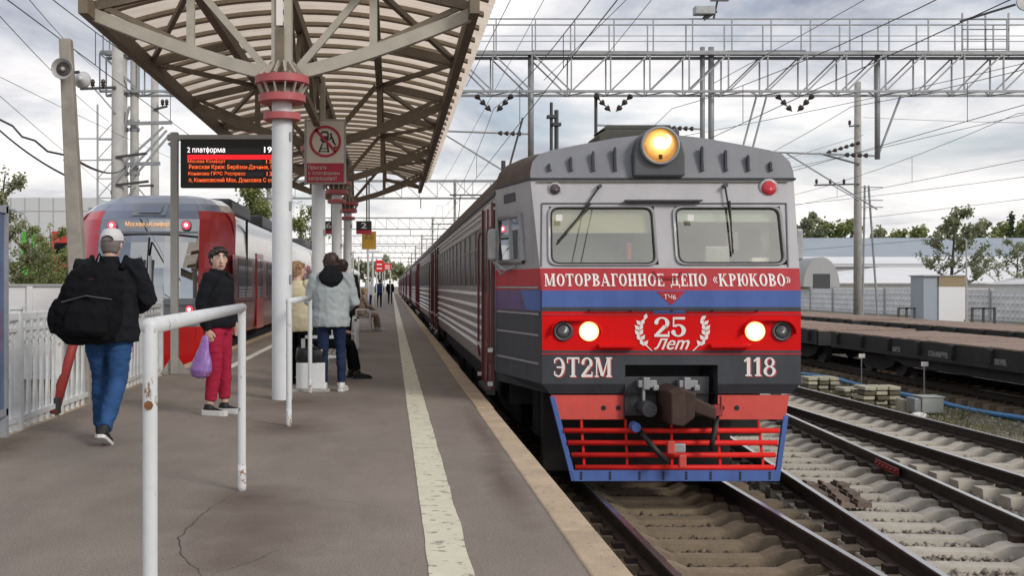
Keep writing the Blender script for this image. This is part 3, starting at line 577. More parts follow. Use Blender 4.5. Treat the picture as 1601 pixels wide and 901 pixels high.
    # lettering
    def lay(polys, px0, py0, px1, py1, m, d=.007, nm='lettering'):
        if isinstance(polys[0], tuple):
            al = [v for pv, _ in polys for v in pv]; a0, a1 = min(v[0] for v in al), max(v[0] for v in al); b0, b1 = min(v[1] for v in al), max(v[1] for v in al)
            for pv, pf in polys:
                u0, u1 = min(v[0] for v in pv), max(v[0] for v in pv); w0, w1 = min(v[1] for v in pv), max(v[1] for v in pv); fx = lambda u: px0+(px1-px0)*(u-a0)/(a1-a0); fz = lambda w: py1+(py0-py1)*(w-b0)/(b1-b0)
                lay((pv, pf), fx(u0), fz(w1), fx(u1), fz(w0), m, d, nm) if False else lay([pv, pf], fx(u0), fz(w1), fx(u1), fz(w0), m, d, nm)
            return
        O, X, Z = FP(px0,py1), FP(px1,py1), FP(px0,py0); sh = Vector((-AX1,-d,0)); return place_polys(*polys, O+sh, X-O, Vector((0,Z.y-O.y,Z.z-O.z)), nm, m, t, (0,0,0))
    sp = serif_words('МОТОРВАГОННОЕ ДЕПО «КРЮКОВО»'); lay(sp, 853.2,429.8,1238,451.8, M['letter_shadow'], .005); lay(sp, 851.5,428.2,1236.5,450.2, M['letter_white'])
    sp = serif_polys('ЭТ2М'); lay(sp, 868,560.5,958.5,591.5, M['letter_shadow'], .005); lay(sp, 866,559,956.5,590, M['letter_white'])
    sp = serif_polys('118', .1); lay(sp, 1165,560.5,1214.5,590.5, M['letter_shadow'], .005); lay(sp, 1163,559,1212.5,589, M['letter_white'])
    lay(serif_polys('25', .08), 1022.5,496,1072,527, M['letter_white'], .010)
    lay(text_polys('лem', .45, .03), 1022,529.5,1078,547, M['letter_white'], .010)
    lay(text_polys('ТЧ6', 0, .02), 1037.5,460.5,1056.5,468.5, M['letter_white'], .008)
    for s in (-1, 1):                             # laurel twigs either side of the 25
        g = Glyph(); cx = 1051
        for i in range(6):
            f = i/5; bx = cx+s*(40+12*math.sin(math.pi*(.15+.75*f))); by = 541-40*f
            for side in (-1, 1):
                if i == 5 and side*s < 0: continue
                an = R(90 - s*side*34 - s*(f-.3)*24); L_ = 11.5
                tip = (bx+L_*math.cos(an)*1.0, by-L_*math.sin(an)); n_ = (-math.sin(an), -math.cos(an)); mid = (bx+.5*L_*math.cos(an), by-.5*L_*math.sin(an))
                g.poly([(bx,by),(mid[0]+n_[0]*3.3,mid[1]+n_[1]*3.3),tip,(mid[0]-n_[0]*3.3,mid[1]-n_[1]*3.3)])
        g.poly([(cx+s*31,549),(cx+s*33,549),(cx+s*45,538),(cx+s*43,537)])
        mb = MB(); mb.add([(FP(x,y).x-AX1,FY-.009-i*1e-5,FP(x,y).z) for i,(x,y) in enumerate(g.v)], g.f); mb.build('laurel_twig', M['letter_white'], t)
    # cab side window, mirror, sliding frame, ribs
    for s in (-1, 1):
        def sp(z, f, o=0): h, y = fh(z), fy(z); return Vector((s*(h+(1.74-h)*f+o), y+(RY-y)*f, z))
        A = [sp(1.60,.30,.006),sp(1.60,.86,.006),sp(2.13,.86,.006),sp(2.13,.30,.006)]
        wd = MB().add(A,[(0,1,2,3)]).build('side_window', M['side_glass'], t)
        MB().tube([*A,A[0]],.035,8,caps=False).build('window_frame', M['train_grey'], wd, smooth=True)
        MB().tube([sp(1.6,.58,.012),sp(2.13,.58,.012)],.02,6).build('window_mullion', M['train_grey'], wd)
        a = sp(1.90,.72,.16); mi = MB().box(a.x-.05,a.x+.05,a.y-.11,a.y+.11,1.62,2.0).build('wing_mirror', M['galv'], t, bevel=.03)
        MB().tube([sp(1.55,.5,0),sp(1.5,.55,.10),(a.x,a.y,1.62)],.014,6).tube([sp(1.52,.62,0),sp(1.46,.66,.1),(a.x,a.y+.06,1.64)],.012,6).build('mirror_bracket', M['galv'], mi)
        for z in (.47,.78,1.01,1.30): MB().bar(sp(z,.06,.004),sp(z,.94,.004),.02,.022).build('pressed_rib', M['train_grey'], t)
        q0 = [sp(2.30,.42,.006),sp(2.30,.74,.006),sp(2.41,.74,.006),sp(2.41,.42,.006)]; MB().add(q0,[(0,1,2,3)]).build('number_plate', M['train_dark'], t)
        b = [sp(1.275,.02,.005),sp(1.275,.42,.005),sp(1.05,.30,.005),sp(1.05,.02,.005)]; MB().add(b,[(0,1,2,3)]).build('blue_flash', M['train_blue'], t)
    # coupler bay
    mb = MB(); mb.add([(-.5,FY,.465),(.5,FY,.465),(.5,FY+.7,.465),(-.5,FY+.7,.465),(-.5,FY,-.14),(.5,FY,-.14),(.5,FY+.7,-.14),(-.5,FY+.7,-.14)],[(0,1,2,3),(0,3,7,4),(1,2,6,5),(3,2,6,7)]); mb.build('coupler_bay', M['train_dark'], t)
    mb = MB(); mb.add([(-.50,FY+.12,.33),(.44,FY+.12,.33),(.44,FY+.16,-.10),(-.50,FY+.16,-.10)],[(0,1,2,3)]); mb.build('buffer_plate', M['bezel'], t)
    cp = MB().prism([(-.12,-.13),(-.14,.22),(-.02,.26),(.16,.20),(.14,-.06),(.02,-.15)], FY-.42, FY+.3).build('coupler_head', M['coupler_brown'], t, bevel=.02)
    MB().prism([(.16,.15),(.40,.04),(.40,-.10),(.16,-.02)], FY-.30, FY+.1).build('coupler_jaw', M['coupler_brown'], cp, bevel=.02)
    MB().prism([(-.125,-.12),(-.13,.21),(-.02,.25),(.02,.24),(.03,-.10),(-.0,-.14)], FY-.50, FY-.42).build('coupler_face', M['coupler_brown'], cp, bevel=.015)
    for x0 in (-.36,.08): MB().box(x0,x0+.20,FY-.02,FY+.1,.22,.30).box(x0+.05,x0+.12,FY-.04,FY+.1,.20,.33).box(x0+.16,x0+.22,FY-.03,FY+.1,.19,.25).build('hanger_bracket', M['steel_grey'], cp, bevel=.008)
    MB().tube([(-.30,FY-.0,.24),(-.30,FY-.0,.02)],.018,6).build('hanger_rod', M['galv'], cp)
    MB().lathe([(0,-.16),(.08,-.16),(.09,-.05),(.09,.1)], (-.27,FY,.0), 'Y', 16).build('buffer_stub', M['bezel'], cp)
    MB().box(-1.28,.86,FY+.75,FY+1.0,-.80,.13).box(-1.3,1.3,FY+1.1,FY+1.6,-.45,.13).build('added_grille_backing', M['soot'], t)  # dark blocks added to shade the ground seen through the grille
    MB().box(-.9,.5,FY+1.3,FY+3.0,-.85,-.2).build('added_dark_box', M['soot'], t, bevel=.04)  # another added box, keeps the space under the cab dark
    # plough: red plates, barred grille, blue frame
    Yp = FY+.10
    def Q(px, py): return ((px-612)*Yp/FPX-AX1, EYE-(py-447)*Yp/FPX)
    pl = thing('plough', None, None); pl.parent = t
    for pts, holes in ((((861,618),(975,618),(975,656),(872,656)),(943,966)), (((1119,618),(1233,618),(1227,656),(1119,656)),(1128,1151))):
        plate = MB().prism([Q(*p) for p in pts], Yp-.02, Yp+.01).build('red_plate', M['plough_red'], pl)
        for h in holes: x, z = Q(h,638); MB().lathe([(0,-.004),(.028,-.004),(.028,.0)], (x,Yp-.02,z), 'Y', 14).build('bolt_hole', M['black'], plate)
    for (a, b) in (((863,620),(897,752)),((1228,650),(1214,752))):
        (x0,z0),(x1,z1) = Q(*a), Q(*b); MB().bar((x0,Yp,z0),(x1,Yp,z1),.055,.05,up=(0,1,0)).build('blue_post', M['train_blue'], pl, bevel=.006)
    for py, a, b in ((673.5,881,1217),(692.5,887,1214),(711.5,893,1211),(731,899,1209)):
        (x0,z0),(x1,z1) = Q(a,py), Q(b,py); MB().tube([(x0,Yp-.02,z0),(x1,Yp-.02,z1)],.029,10).build('grille_bar', M['grill_red'], pl, smooth=True)
    for a, b in ((909,914),(978,981),(1050,1051),(1121,1127),(1186,1194)):
        (x0,z0),(x1,z1) = Q(a,656), Q(b,733); MB().bar((x0,Yp+.012,z0),(x1,Yp+.012,z1),.026,.02,up=(0,1,0)).build('grille_upright', M['grill_red'], pl)
    bp = MB().prism([Q(891,735),Q(1218,735),Q(1217.5,752.5),Q(897,752.5)], Yp-.03, Yp+.02).build('blue_blade', M['train_blue'], pl, bevel=.005)
    for px in (908,953,999,1036,1072,1110,1156,1202):
        for py in (739,743.5,748): x, z = Q(px,py); MB().lathe([(0,-.006),(.014,-.006),(.014,0)], (x,Yp-.03,z), 'Y', 8).build('bolt', M['black'], bp)
    def hose(name, pts, r, m): MB().tube([((px-612)*y/FPX-AX1,y,EYE-(py-447)*y/FPX) for px,py,y in pts], r, 8).build(name, M[m], t, smooth=True)
    hose('brake_hose', [(995,668,12.05),(1012,688,11.95),(1026,705,11.9),(1042,722,11.95)], .032, 'hose')
    hose('air_hose', [(1121,652,12.05),(1118,670,11.98),(1114,690,11.95),(1112,703,12.0)], .030, 'hose')
    x, z = (993-612)*12.0/FPX-AX1, EYE-(668-447)*12.0/FPX; MB().lathe([(0,-.07),(.05,-.07),(.055,0),(.055,.08)], (x,12.0,z), 'Y', 14).build('blue_hose_coupling', M['train_blue'], t)
    x, z = (1121-612)*12.0/FPX-AX1, EYE-(642-447)*12.0/FPX; MB().box(x-.05,x+.05,11.95,12.05,z-.06,z+.06).box(x+.02,x+.04,11.94,11.98,z+.02,z+.16).build('tap_valve', M['rust_red'], t, bevel=.012)
    for px, py in ((1049,700),(1067,722)): x, z = (px-612)*11.95/FPX-AX1, EYE-(py-447)*11.95/FPX; MB().box(x-.04,x+.04,11.93,11.99,z-.07,z+.07).build('hose_clamp', M['plough_red'], t, bevel=.012)
    x, z = (1063-612)*11.95/FPX-AX1, EYE-(702-447)*11.95/FPX; MB().box(x-.07,x+.07,11.97,12.03,z-.05,z+.05).build('hose_bracket', M['galv'], t, bevel=.015)
build_cab(head)

SEC = [(1.70,.20),(1.74,.28),(1.74,1.25),(1.735,2.2),(1.73,2.45),(1.69,2.63),(1.58,2.78),(1.40,2.87),(1.0,2.95),(.55,3.01),(0,3.035)]
def build_body(t, y0, y1, front):
    full = [(-x,z) for x,z in SEC] + [(x,z) for x,z in reversed(SEC[:-1])]
    k0 = 5; side = [p for p in full if p[1] <= 2.5]; 
    mb = MB(); L_ = [(-x,z) for x,z in SEC[:5]]; mb.loft([[(x,y0,z) for x,z in L_],[(x,y1,z) for x,z in L_]], closed=False)
    mb.loft([[(-x,y0,z) for x,z in L_],[(-x,y1,z) for x,z in L_]], closed=False)
    mb.add([(x,y0,z) for x,z in full],[tuple(range(len(full)))]); mb.add([(x,y1,z) for x,z in full],[tuple(range(len(full)))]); mb.build('body', M['side_silver'], t, auto=30)
    rf = [(-x,z) for x,z in SEC[4:]] + [(x,z) for x,z in reversed(SEC[4:-1])]
    mb = MB(); mb.loft([[(x,y0,z) for x,z in rf],[(x,y1,z) for x,z in rf]], closed=False); ro = mb.build('roof', M['roof_brown'], t, smooth=True)
    for i in range(int((y1-y0)/.9)):               # roof seams
        y = y0+.3+.9*i; MB().tube([(x*1.002,y,z+.004) for x,z in rf[3:-3]], .014, 5).build('roof_seam', M['roof_brown'], ro)
    mb = MB().bar((-1.74,y0,2.46),(-1.74,y1,2.46),.03,.035).bar((1.74,y0,2.46),(1.74,y1,2.46),.03,.035); mb.build('gutter', M['train_dark'], t)
    d0, d1 = (y0+.75, y1-1.5) if front else (y0+1.5, y1-1.5)
    for s in (-1, 1):
        for d in ((d0,d1) if not front else (d0+.1,d1)):
            dd = MB().box(s*1.745-.012,s*1.745+.012,d-.72,d+.72,.02,2.34).build('door', M['door_maroon'], t)
            for o in (-.36,.36): MB().box(s*1.760-.006,s*1.760+.006,d+o-.22,d+o+.22,1.25,2.05).build('door_window', M['glass_dark'], dd)
            MB().box(s*1.76-.012,s*1.76+.012,d-.015,d+.015,.04,2.32).box(s*1.765-.02,s*1.765+.02,d-.74,d-.70,.02,2.36).box(s*1.765-.02,s*1.765+.02,d+.70,d+.74,.02,2.36).build('door_edge', M['door_maroon'], dd)
            for o in (-.80,.80):
                MB().tube([(s*1.80,d+o,.35),(s*1.82,d+o,.45),(s*1.82,d+o,1.95),(s*1.80,d+o,2.05)],.016,6).build('door_handrail', M['door_maroon'], dd)
                for z in (.08,.5): MB().box(s*1.80-.03,s*1.80+.03,d+o-.03,d+o+.03,z,z+.05).build('door_step_end', M['rib_white'], dd)
            MB().box(s*1.78-.05,s*1.78+.05,d-.7,d+.7,-.04,.02).build('door_step', M['dark_steel'], dd)
        wy0, wy1 = d0+1.05, d1-1.0; n = 12; st = (wy1-wy0)/n
        MB().box(s*1.741-.004,s*1.741+.004,wy0,wy1,1.24,2.20).build('window_band', M['train_grey'], t)
        for i in range(n):
            y = wy0+st*i+.09
            wn = MB().box(s*1.752-.008,s*1.752+.008,y,y+st-.18,1.32,2.12).build('window', M['glass_dark'], t)
            MB().box(s*1.758-.014,s*1.758+.014,y-.05,y,1.28,2.16).box(s*1.758-.014,s*1.758+.014,y+st-.18,y+st-.13,1.28,2.16).box(s*1.758-.014,s*1.758+.014,y,y+st-.18,1.28,1.32).box(s*1.758-.014,s*1.758+.014,y,y+st-.18,2.12,2.16).box(s*1.758-.010,s*1.758+.010,y,y+st-.18,1.84,1.87).build('window_frame', M['side_silver'], wn)
        for j, z in enumerate((1.20,1.02,.86,.72,.58,.46)):
            MB().tube([(s*1.744,wy0-.05,z),(s*1.744,wy1+.05,z)],.034,6).build('body_rib', M['rib_white'], t, smooth=True)
        for z in (2.28,2.36): MB().tube([(s*1.738,y0+.1,z),(s*1.738,y1-.1,z)],.018,6).build('body_rib', M['rib_white'], t, smooth=True)
    MB().box(-1.55,1.55,y0+.1,y1-.1,-.15,.20).build('underframe', M['soot'], t)
    for c in (y0+3.2,y1-3.2):
        bg = MB().box(-1.25,1.25,c-1.7,c+1.7,-.62,-.30).box(-1.2,-1.0,c-1.9,c+1.9,-.5,-.15).box(1.0,1.2,c-1.9,c+1.9,-.5,-.15).build('bogie', M['soot'], t, bevel=.04)
        for yy in (c-1.3,c+1.3):
            MB().tube([(-.8,yy,-.45),(.8,yy,-.45)],.08,8).lathe([(.50,-.86),(.50,-.84),(.475,-.84),(.475,-.73),(.2,-.74),(.2,-.86)],(0,yy,-.45),'X',24).lathe([(.2,.74),(.475,.73),(.475,.84),(.50,.84),(.50,.86),(.2,.86)][::1],(0,yy,-.45),'X',24).build('wheelset', M['dark_steel'], bg)
    for c, wd in ((y0+8,1.6),(y0+10.5,2.0),(y0+13,1.2)): MB().box(-1.35,1.35,c-wd/2,c+wd/2,-.70,-.15).build('equipment_box', M['soot'], t, bevel=.03)
    MB().box(-.5,.5,y1,y1+.32,.3,2.3).build('gangway', M['black'], t)
build_body(head, RY, 32.6, True)
# roof gear on the leading car
vb = MB(); vb.prism([(-.62,2.9),(.30,2.9),(.30,3.10),(.24,3.14),(-.52,3.14),(-.62,3.08)], 13.0, 13.7); vb.build('roof_ventilator', M['roof_olive'], head, bevel=.02)
MB().prism([(-.58,3.14),(.26,3.14),(.24,3.20),(-.50,3.20)], 13.05, 13.6).build('ventilator_lid', M['roof_olive'], head, bevel=.015)
MB().box(.30,.46,13.5,13.8,2.98,3.22).build('roof_horn_box', M['bezel'], head, bevel=.03)
for (px, p0, p1, r) in ((862,160,218,.022),(870,172,216,.030)):
    y = 15.5; x = (px-612)*y/FPX-AX1; z1 = EYE+(447-p0)*y/FPX
    a = MB().tube([(x,y,2.85),(x,y,z1)], r, 8); a.box(x-.06,x+.06,y-.06,y+.06,z1-.22,z1-.18); a.build('roof_mast', M['dark_steel'], head)
MB().tube([(-1.42,15.5,2.85),(-1.20,15.5,3.65)],.014,6).build('roof_stay', M['dark_steel'], head)
MB().tube([(-1.5,15.2,2.80),(-1.5,15.2,3.02)],.03,6).build('roof_horn', M['dark_steel'], head)
car2 = None
NAMES = ['second train car, directly behind the leading grey cab car', 'third train car from the front of the grey and red train', 'fourth train car from the front of the grey and red train', 'fifth train car from the front of the grey and red train',
         'sixth train car from the front of the grey and red train', 'seventh train car, far along the platform', 'eighth train car, farther along the platform', 'last visible train car near the vanishing point']
for i, nm in enumerate(NAMES):
    y = 33.0+20.05*i
    if car2 is None:
        car2 = thing('train_car', nm, 'train car', (AX1,y,0), group='cars of the grey and red train'); build_body(car2, 0, 19.65, False)
        pg = MB(); pg.box(-.7,.7,9.2,10.4,3.05,3.12); pg.bar((-.5,9.3,3.12),(-.5,10.9,3.8),.04,.04); pg.bar((.5,9.3,3.12),(.5,10.9,3.8),.04,.04); pg.bar((-.4,10.9,3.8),(-.4,9.6,4.75),.03,.03); pg.bar((.4,10.9,3.8),(.4,9.6,4.75),.03,.03); pg.bar((-.8,9.6,4.78),(.8,9.6,4.78),.2,.04); pg.build('pantograph', M['dark_steel'], car2)
    else:
        c = copy_tree(car2); c.location = (AX1,y,0); c['label'] = nm
# ------------------------------------------------------------------ platform canopy
CX, HS = -1.27, 2.21                # canopy centre line, half span between the edge beams
def sheet_mat():
    m = bpy.data.materials.new('roof_sheet'); m.use_nodes = True; N, L = m.node_tree.nodes, m.node_tree.links; b = N['Principled BSDF']; out = N['Material Output']
    tc = N.new('ShaderNodeTexCoord'); n = N.new('ShaderNodeTexNoise'); n.inputs['Scale'].default_value = 2; n.inputs['Detail'].default_value = 8; L.new(tc.outputs['Object'], n.inputs[0])
    r = N.new('ShaderNodeValToRGB'); e = r.color_ramp.elements; e[0].position = .3; e[1].position = .7; e[0].color = (.70,.59,.48,1); e[1].color = (.82,.71,.60,1); L.new(n.outputs[0], r.inputs[0])
    L.new(r.outputs[0], b.inputs['Base Color']); b.inputs['Roughness'].default_value = .5
    t = N.new('ShaderNodeBsdfTranslucent'); L.new(r.outputs[0], t.inputs[0]); x = N.new('ShaderNodeMixShader'); x.inputs[0].default_value = .80
    L.new(b.outputs[0], x.inputs[1]); L.new(t.outputs[0], x.inputs[2]); L.new(x.outputs[0], out.inputs[0]); return m
M['roof_sheet'] = sheet_mat()
D('rib_paint', (.36,.305,.235), .6, var=.15, scale=5)
can = thing('platform_canopy', 'long vaulted platform canopy with translucent roof on white columns with red collars', 'canopy', (CX,0,0))
CY0, CY1 = 12.62, 37.2; COLS = [13.0,19.5,26.0,32.5]
def rz_(x): return 4.66 + .40*(1-(x/2.43)**2)          # underside of the roof ribs
xs = [2.43*(i/12-1) for i in range(25)]
rib = MB(); rib.loft([[(x,-.06,rz_(x)+.05),(x,.06,rz_(x)+.05),(x,.06,rz_(x)+.10),(x,-.06,rz_(x)+.10)] for x in xs]); rme = rib.mesh(M['rib_paint'])
y = CY0
while y < CY1+.1:
    o = obj('roof_rib', rme, can); o.location = (0,y,0); y += .735
for i in range(4):                                     # corrugated translucent sheets, one per bay
    a, b = CY0-.2+6.6*i, min(CY1+.3, CY0-.2+6.6*(i+1)-.02); ny = int((b-a)/.07); vs = []
    for j in range(ny+1):
        yy = a+(b-a)*j/ny; dz = .018*math.sin(2*math.pi*yy/.26)
        vs += [(x*1.045,yy,rz_(x)+.135+dz) for x in xs]
    k = len(xs); m = MB(); m.add(vs, [(j*k+i_,j*k+i_+1,(j+1)*k+i_+1,(j+1)*k+i_) for j in range(ny) for i_ in range(k-1)]); m.build('roof_sheet', M['roof_sheet'], can, smooth=True)
for x, z, wd, ht in ((-HS,4.50,.11,.20),(HS,4.50,.11,.20),(-1.06,4.86,.11,.16),(1.06,4.86,.11,.16),(0,4.93,.12,.18)):
    MB().box(x-wd/2,x+wd/2,CY0 if x else 13.2,CY1,z-ht/2,z+ht/2).build('longitudinal_beam', M['dark_beam'], can)
zl = 4.10
MB().box(-.05,.05,13.2,CY1,zl-.06,zl+.06).build('lattice_chord', M['dark_beam'], can)
y = 13.2
while y < CY1-1:
    MB().bar((0,y,zl),(0,y+.8,4.9),.06,.06).build('lattice_diagonal', M['dark_beam'], can); MB().bar((0,y+1.6,zl),(0,y+.8,4.9),.06,.06).build('lattice_diagonal', M['dark_beam'], can); y += 1.625
half = [v for c in COLS for v in (c, c+3.25)]
for i, y in enumerate(half[:-1]+[36.9]):               # cross struts and plan bracing under the ribs
    for s in (-1, 1):
        MB().bar((s*HS,y,4.56),(s*1.06,y,4.82),.09,.11).build('cross_strut', M['dark_beam'], can)
        if i < len(half)-1:
            y2 = (half[:-1]+[36.9])[i+1]; MB().bar((s*HS,y if i % 2 else y2,4.56),(s*1.06,y2 if i % 2 else y,4.80),.06,.07).build('bracing', M['dark_beam'], can)
for y in COLS:
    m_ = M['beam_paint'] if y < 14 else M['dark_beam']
    for s in (-1, 1):
        pts = []
        for i in range(9):
            f = i/8; pts.append((s*(.10+(HS-.10)*f), y, 3.78+.70*(f**1.25)))
        ch = MB(); ch.loft([[(p[0],y-.06,p[2]-.075),(p[0],y+.06,p[2]-.075),(p[0],y+.06,p[2]+.075),(p[0],y-.06,p[2]+.075)] for p in pts]); ch.build('truss_chord', m_, can)
        MB().bar((s*1.06,y,4.05),(s*1.06,y,4.82),.09,.07,up=(0,1,0)).build('truss_post', m_, can)
        MB().bar((s*.20,y,3.86),(s*1.00,y,4.80),.08,.07,up=(0,1,0)).build('truss_diagonal', m_, can)
        MB().bar((s*1.10,y,4.12),(s*2.05,y,4.55),.06,.06,up=(0,1,0)).build('truss_diagonal', M['dark_beam'], can)
    col = MB().lathe([(.118,0),(.118,3.62)], (0,y,0), 'Z', 28).build('column', M['column_paint'], can, auto=40)
    MB().box(-.115,-.02,y-.10,y+.10,3.60,4.95).box(.03,.115,y-.10,y+.10,3.60,4.95).build('column_head', M['beam_paint'], col)
    MB().box(-.055,.035,y-.125,y-.10,3.70,4.30).build('column_web', M['dark_beam'], col)
    MB().box(-.055,.02,y-.130,y-.10,4.32,4.95).build('junction_cover', M['letter_white'], col)
    for z, r, h in ((3.66,.315,.085),(3.45,.275,.085),(3.245,.215,.075)):
        MB().lathe([(.11,z),(r-.03,z-.012),(r,z),(r,z+h),(r-.03,z+h+.005),(.11,z+h)], (0,y,0), 'Z', 32).build('red_collar', M['red_ring'], col, auto=40)
    for k in range(14):
        a = 2*math.pi*k/14; c, s = math.cos(a), math.sin(a)
        MB().bar((.22*c,y+.22*s,3.53),(.285*c,y+.285*s,3.66),.018,.03).build('collar_spoke', M['beam_paint'], col)
        MB().bar((.12*c,y+.12*s,3.90),(.27*c,y+.27*s,3.75),.02,.05).build('head_gusset', M['beam_paint'], col)
    MB().lathe([(.12,3.53),(.21,3.53),(.14,3.70),(.11,3.72)], (0,y,0), 'Z', 24).build('collar_cone', M['dark_beam'], col)
    for z in (1.35,2.2,3.0): MB().box(.10,.125,y-.09,y-.06,z,z+.10).build('cable_clip', M['galv'], col)

# ------------------------------------------------------------------ departure display on its own frame
D('frame_grey', (.36,.345,.32), .5, .2, var=.08)
M['led_orange'] = mat('led_orange', (.9,.2,.05), emit=(1,.13,.03), estr=.85)
M['led_white'] = mat('led_white', (.9,.9,.9), emit=(1,.9,.93), estr=1.2)
M['led_red'] = mat('led_red', (.9,.02,.02), emit=(.85,.01,.02), estr=.8)
M['led_dim'] = mat('led_dim', (.03,.03,.032), .5)
DY = 16.7
dsp = thing('departure_display', 'black departure board with orange and white Cyrillic lines on grey posts', 'display', (0,0,0))
for px in (273,441):
    x = P(px,0,DY)[0]; MB().box(x-.055,x+.055,DY-.055,DY+.055,0,P(0,207,DY)[1]).build('post', M['frame_grey'], dsp, bevel=.01)
    for s in (-1, 1): MB().add([(x+s*.05,DY,.25),(x+s*.22,DY,.0),(x+s*.05,DY,.0),(x+s*.05,DY+.02,.25),(x+s*.22,DY+.02,.0),(x+s*.05,DY+.02,0)],[(0,1,2),(3,5,4),(0,3,4,1)]).build('foot_gusset', M['frame_grey'], dsp)
z0 = P(0,211,DY)[1]; MB().box(P(262,0,DY)[0],P(445,0,DY)[0],DY-.05,DY+.05,z0-.085,z0).build('cross_beam', M['frame_grey'], dsp, bevel=.008)
x0, z1 = P(286,220,DY); x1, zz0 = P(432,295,DY)
bx = MB().box(x0,x1,DY-.20,DY-.06,zz0,z1).build('display_case', M['black'], dsp, bevel=.008)
MB().prism([P(262,225,DY),P(266,222,DY),P(272,236,DY)], DY-.02, DY+.02).build('bracket', M['frame_grey'], dsp)
def led(s, px0, px1, py0, py1, m, fy_=DY-.203):
    Y = fy_; a = P(px0,py1,Y); b = P(px1,py0,Y); vs, fs = text_polys(s, 0, .015); place_polys(vs, fs, (a[0],Y,a[1]), (b[0]-a[0],0,0), (0,0,b[1]-a[1]), 'led_text', M[m], bx, (0,-.002,0))
led('2 платформа', 293,352,230,240.5,'led_white'); led('19:', 413,428,229.5,238.5,'led_white')
led('Москва Комфорт', 294,352.5,249.5,256,'led_orange'); led('13:', 416,428,249.5,255.5,'led_orange')
led('Рижская Крюк: Берёзки-Дачные, П', 296,428,257.5,266,'led_orange')
led('Конаково ГРЭС Экспресс', 295,384,268.5,275.5,'led_orange'); led('13:', 417,428,268.5,275,'led_orange')
led('п, Конаковский Мох, Донховка С ост', 296,431,278,286,'led_orange')
a, b = P(293,249,DY-.203), P(428,242,DY-.203); MB().box(a[0],b[0],DY-.205,DY-.200,a[1],b[1]).build('led_bar', M['led_red'], bx)
for (c, d) in (((355,231.5),(408,240)),((356,249),(410,255.5)),((386,269),(412,275.5))):
    a, b = P(*c,DY-.203), P(*d,DY-.203); MB().box(a[0],b[0],DY-.2025,DY-.199,b[1],a[1]).build('led_blank', M['led_dim'], bx)

# ------------------------------------------------------------------ signs under the canopy
D('sign_cream', (.62,.57,.50), .45, var=.05); D('sign_red', (.42,.02,.05), .45, var=.05); D('sign_black', (.02,.02,.022), .4); D('sign_yellow', (.50,.27,.03), .5)
SY = 19.10
sg = thing('warning_sign', 'cream and red no-jumping warning sign on the second column', 'sign', (0,0,0))
x0, z0 = P(476,288,SY); x1, z1 = P(541,186,SY); MB().box(x0,x1,SY-.02,SY+.03,z0,z1).build('sign_frame', M['frame_grey'], sg, bevel=.008)
def sq(px0,py0,px1,py1,d,nm,m,par):
    a, b = P(px0,py1,SY-d), P(px1,py0,SY-d); return MB().box(a[0],b[0],SY-d,SY-d+.004,a[1],b[1]).build(nm, M[m], par)
sq(479.5,189.5,537.5,255,.026,'upper_panel','sign_cream',sg); sq(479.5,255,537.5,285,.026,'lower_panel','sign_red',sg)
g = Glyph(); g.ring(508.5,221,25,25,0,360,4.2,4.2,36); g.poly([(492,204),(495.2,201.2),(526,235.5),(522.8,238.5)])
MB().add([(P(x,y,SY-.034)[0],SY-.034,P(x,y,SY-.034)[1]) for x,y in g.v], g.f).build('prohibition_ring', M['sign_red'], sg)
g = Glyph(); g.poly([(503,205),(512,205),(514,208),(514,219),(510,223),(504,223),(501,219),(501,208)]); g.poly([(503,224),(505.5,224),(500,238),(497.5,238)]); g.poly([(510,224),(512.5,224),(515,238),(512.5,238)]); g.poly([(500,231.5),(514,231.5),(514,233),(500,233)]); g.poly([(498,236),(515,236),(515,237.5),(498,237.5)])
g.ring(517.5,210,2,2,0,360,2,2,8); g.poly([(516,212),(519,212.5),(523,220),(520.5,222)]); g.poly([(521,219),(526,226),(524.5,228),(519,221.5)]); g.poly([(517,213),(514.5,219),(516,219.5),(518.5,215)]); g.poly([(522,229),(531,229),(531,231),(522,232)])
MB().add([(P(x,y,SY-.031)[0],SY-.031,P(x,y,SY-.031)[1]) for x,y in g.v], g.f).build('pictogram', M['sign_black'], sg)
g = Glyph(); g.poly([(503.5,208),(511.5,208),(511.5,212.5),(503.5,212.5)])
MB().add([(P(x,y,SY-.0325)[0],SY-.0325,P(x,y,SY-.0325)[1]) for x,y in g.v], g.f).build('pictogram_window', M['sign_cream'], sg)
for s, a, b, c, d in (('Прыгать',482,511,258.5,266.5),('с платформы',482,531,267.5,275),('запрещено!',482,526,275.5,283.5)):
    p, q_ = P(a,d,SY-.03), P(b,c,SY-.03); place_polys(*text_polys(s), (p[0],SY-.03,p[1]), (q_[0]-p[0],0,0), (0,0,q_[1]-p[1]), 'lettering', M['sign_cream'], sg, (0,-.002,0))
def hang_sign(num, px0, py0, px1, py1, Y, label):
    t = thing('platform_number_sign', label, 'sign', group='hanging platform number signs'); x0, z0 = P(px0,py1,Y); x1, z1 = P(px1,py0,Y)
    MB().box(x0,x1,Y-.1,Y+.1,z0+.10,z1).build('sign_box', M['sign_black'], t, bevel=.01); MB().box(x0,x1,Y-.105,Y+.105,z0,z0+.10).build('red_strip', M['sign_red'], t)
    MB().box((x0+x1)/2+.06,(x0+x1)/2+.1,Y-.02,Y+.02,z1,4.6).build('hanger', M['dark_beam'], t)
    place_polys(*text_polys(num,0,.02), (x0+(x1-x0)*.32,Y-.104,z0+.10+(z1-z0-.1)*.2), ((x1-x0)*.36,0,0), (0,0,(z1-z0-.1)*.62), 'lettering', M['letter_white'], t, (0,0,0))
hang_sign('2', 557,346,581,366, 31.0, 'black hanging sign with white number 2 and red lower strip')
hang_sign('6', 503,346,525,366, 31.0, 'black hanging sign with white number 6 half hidden between columns')
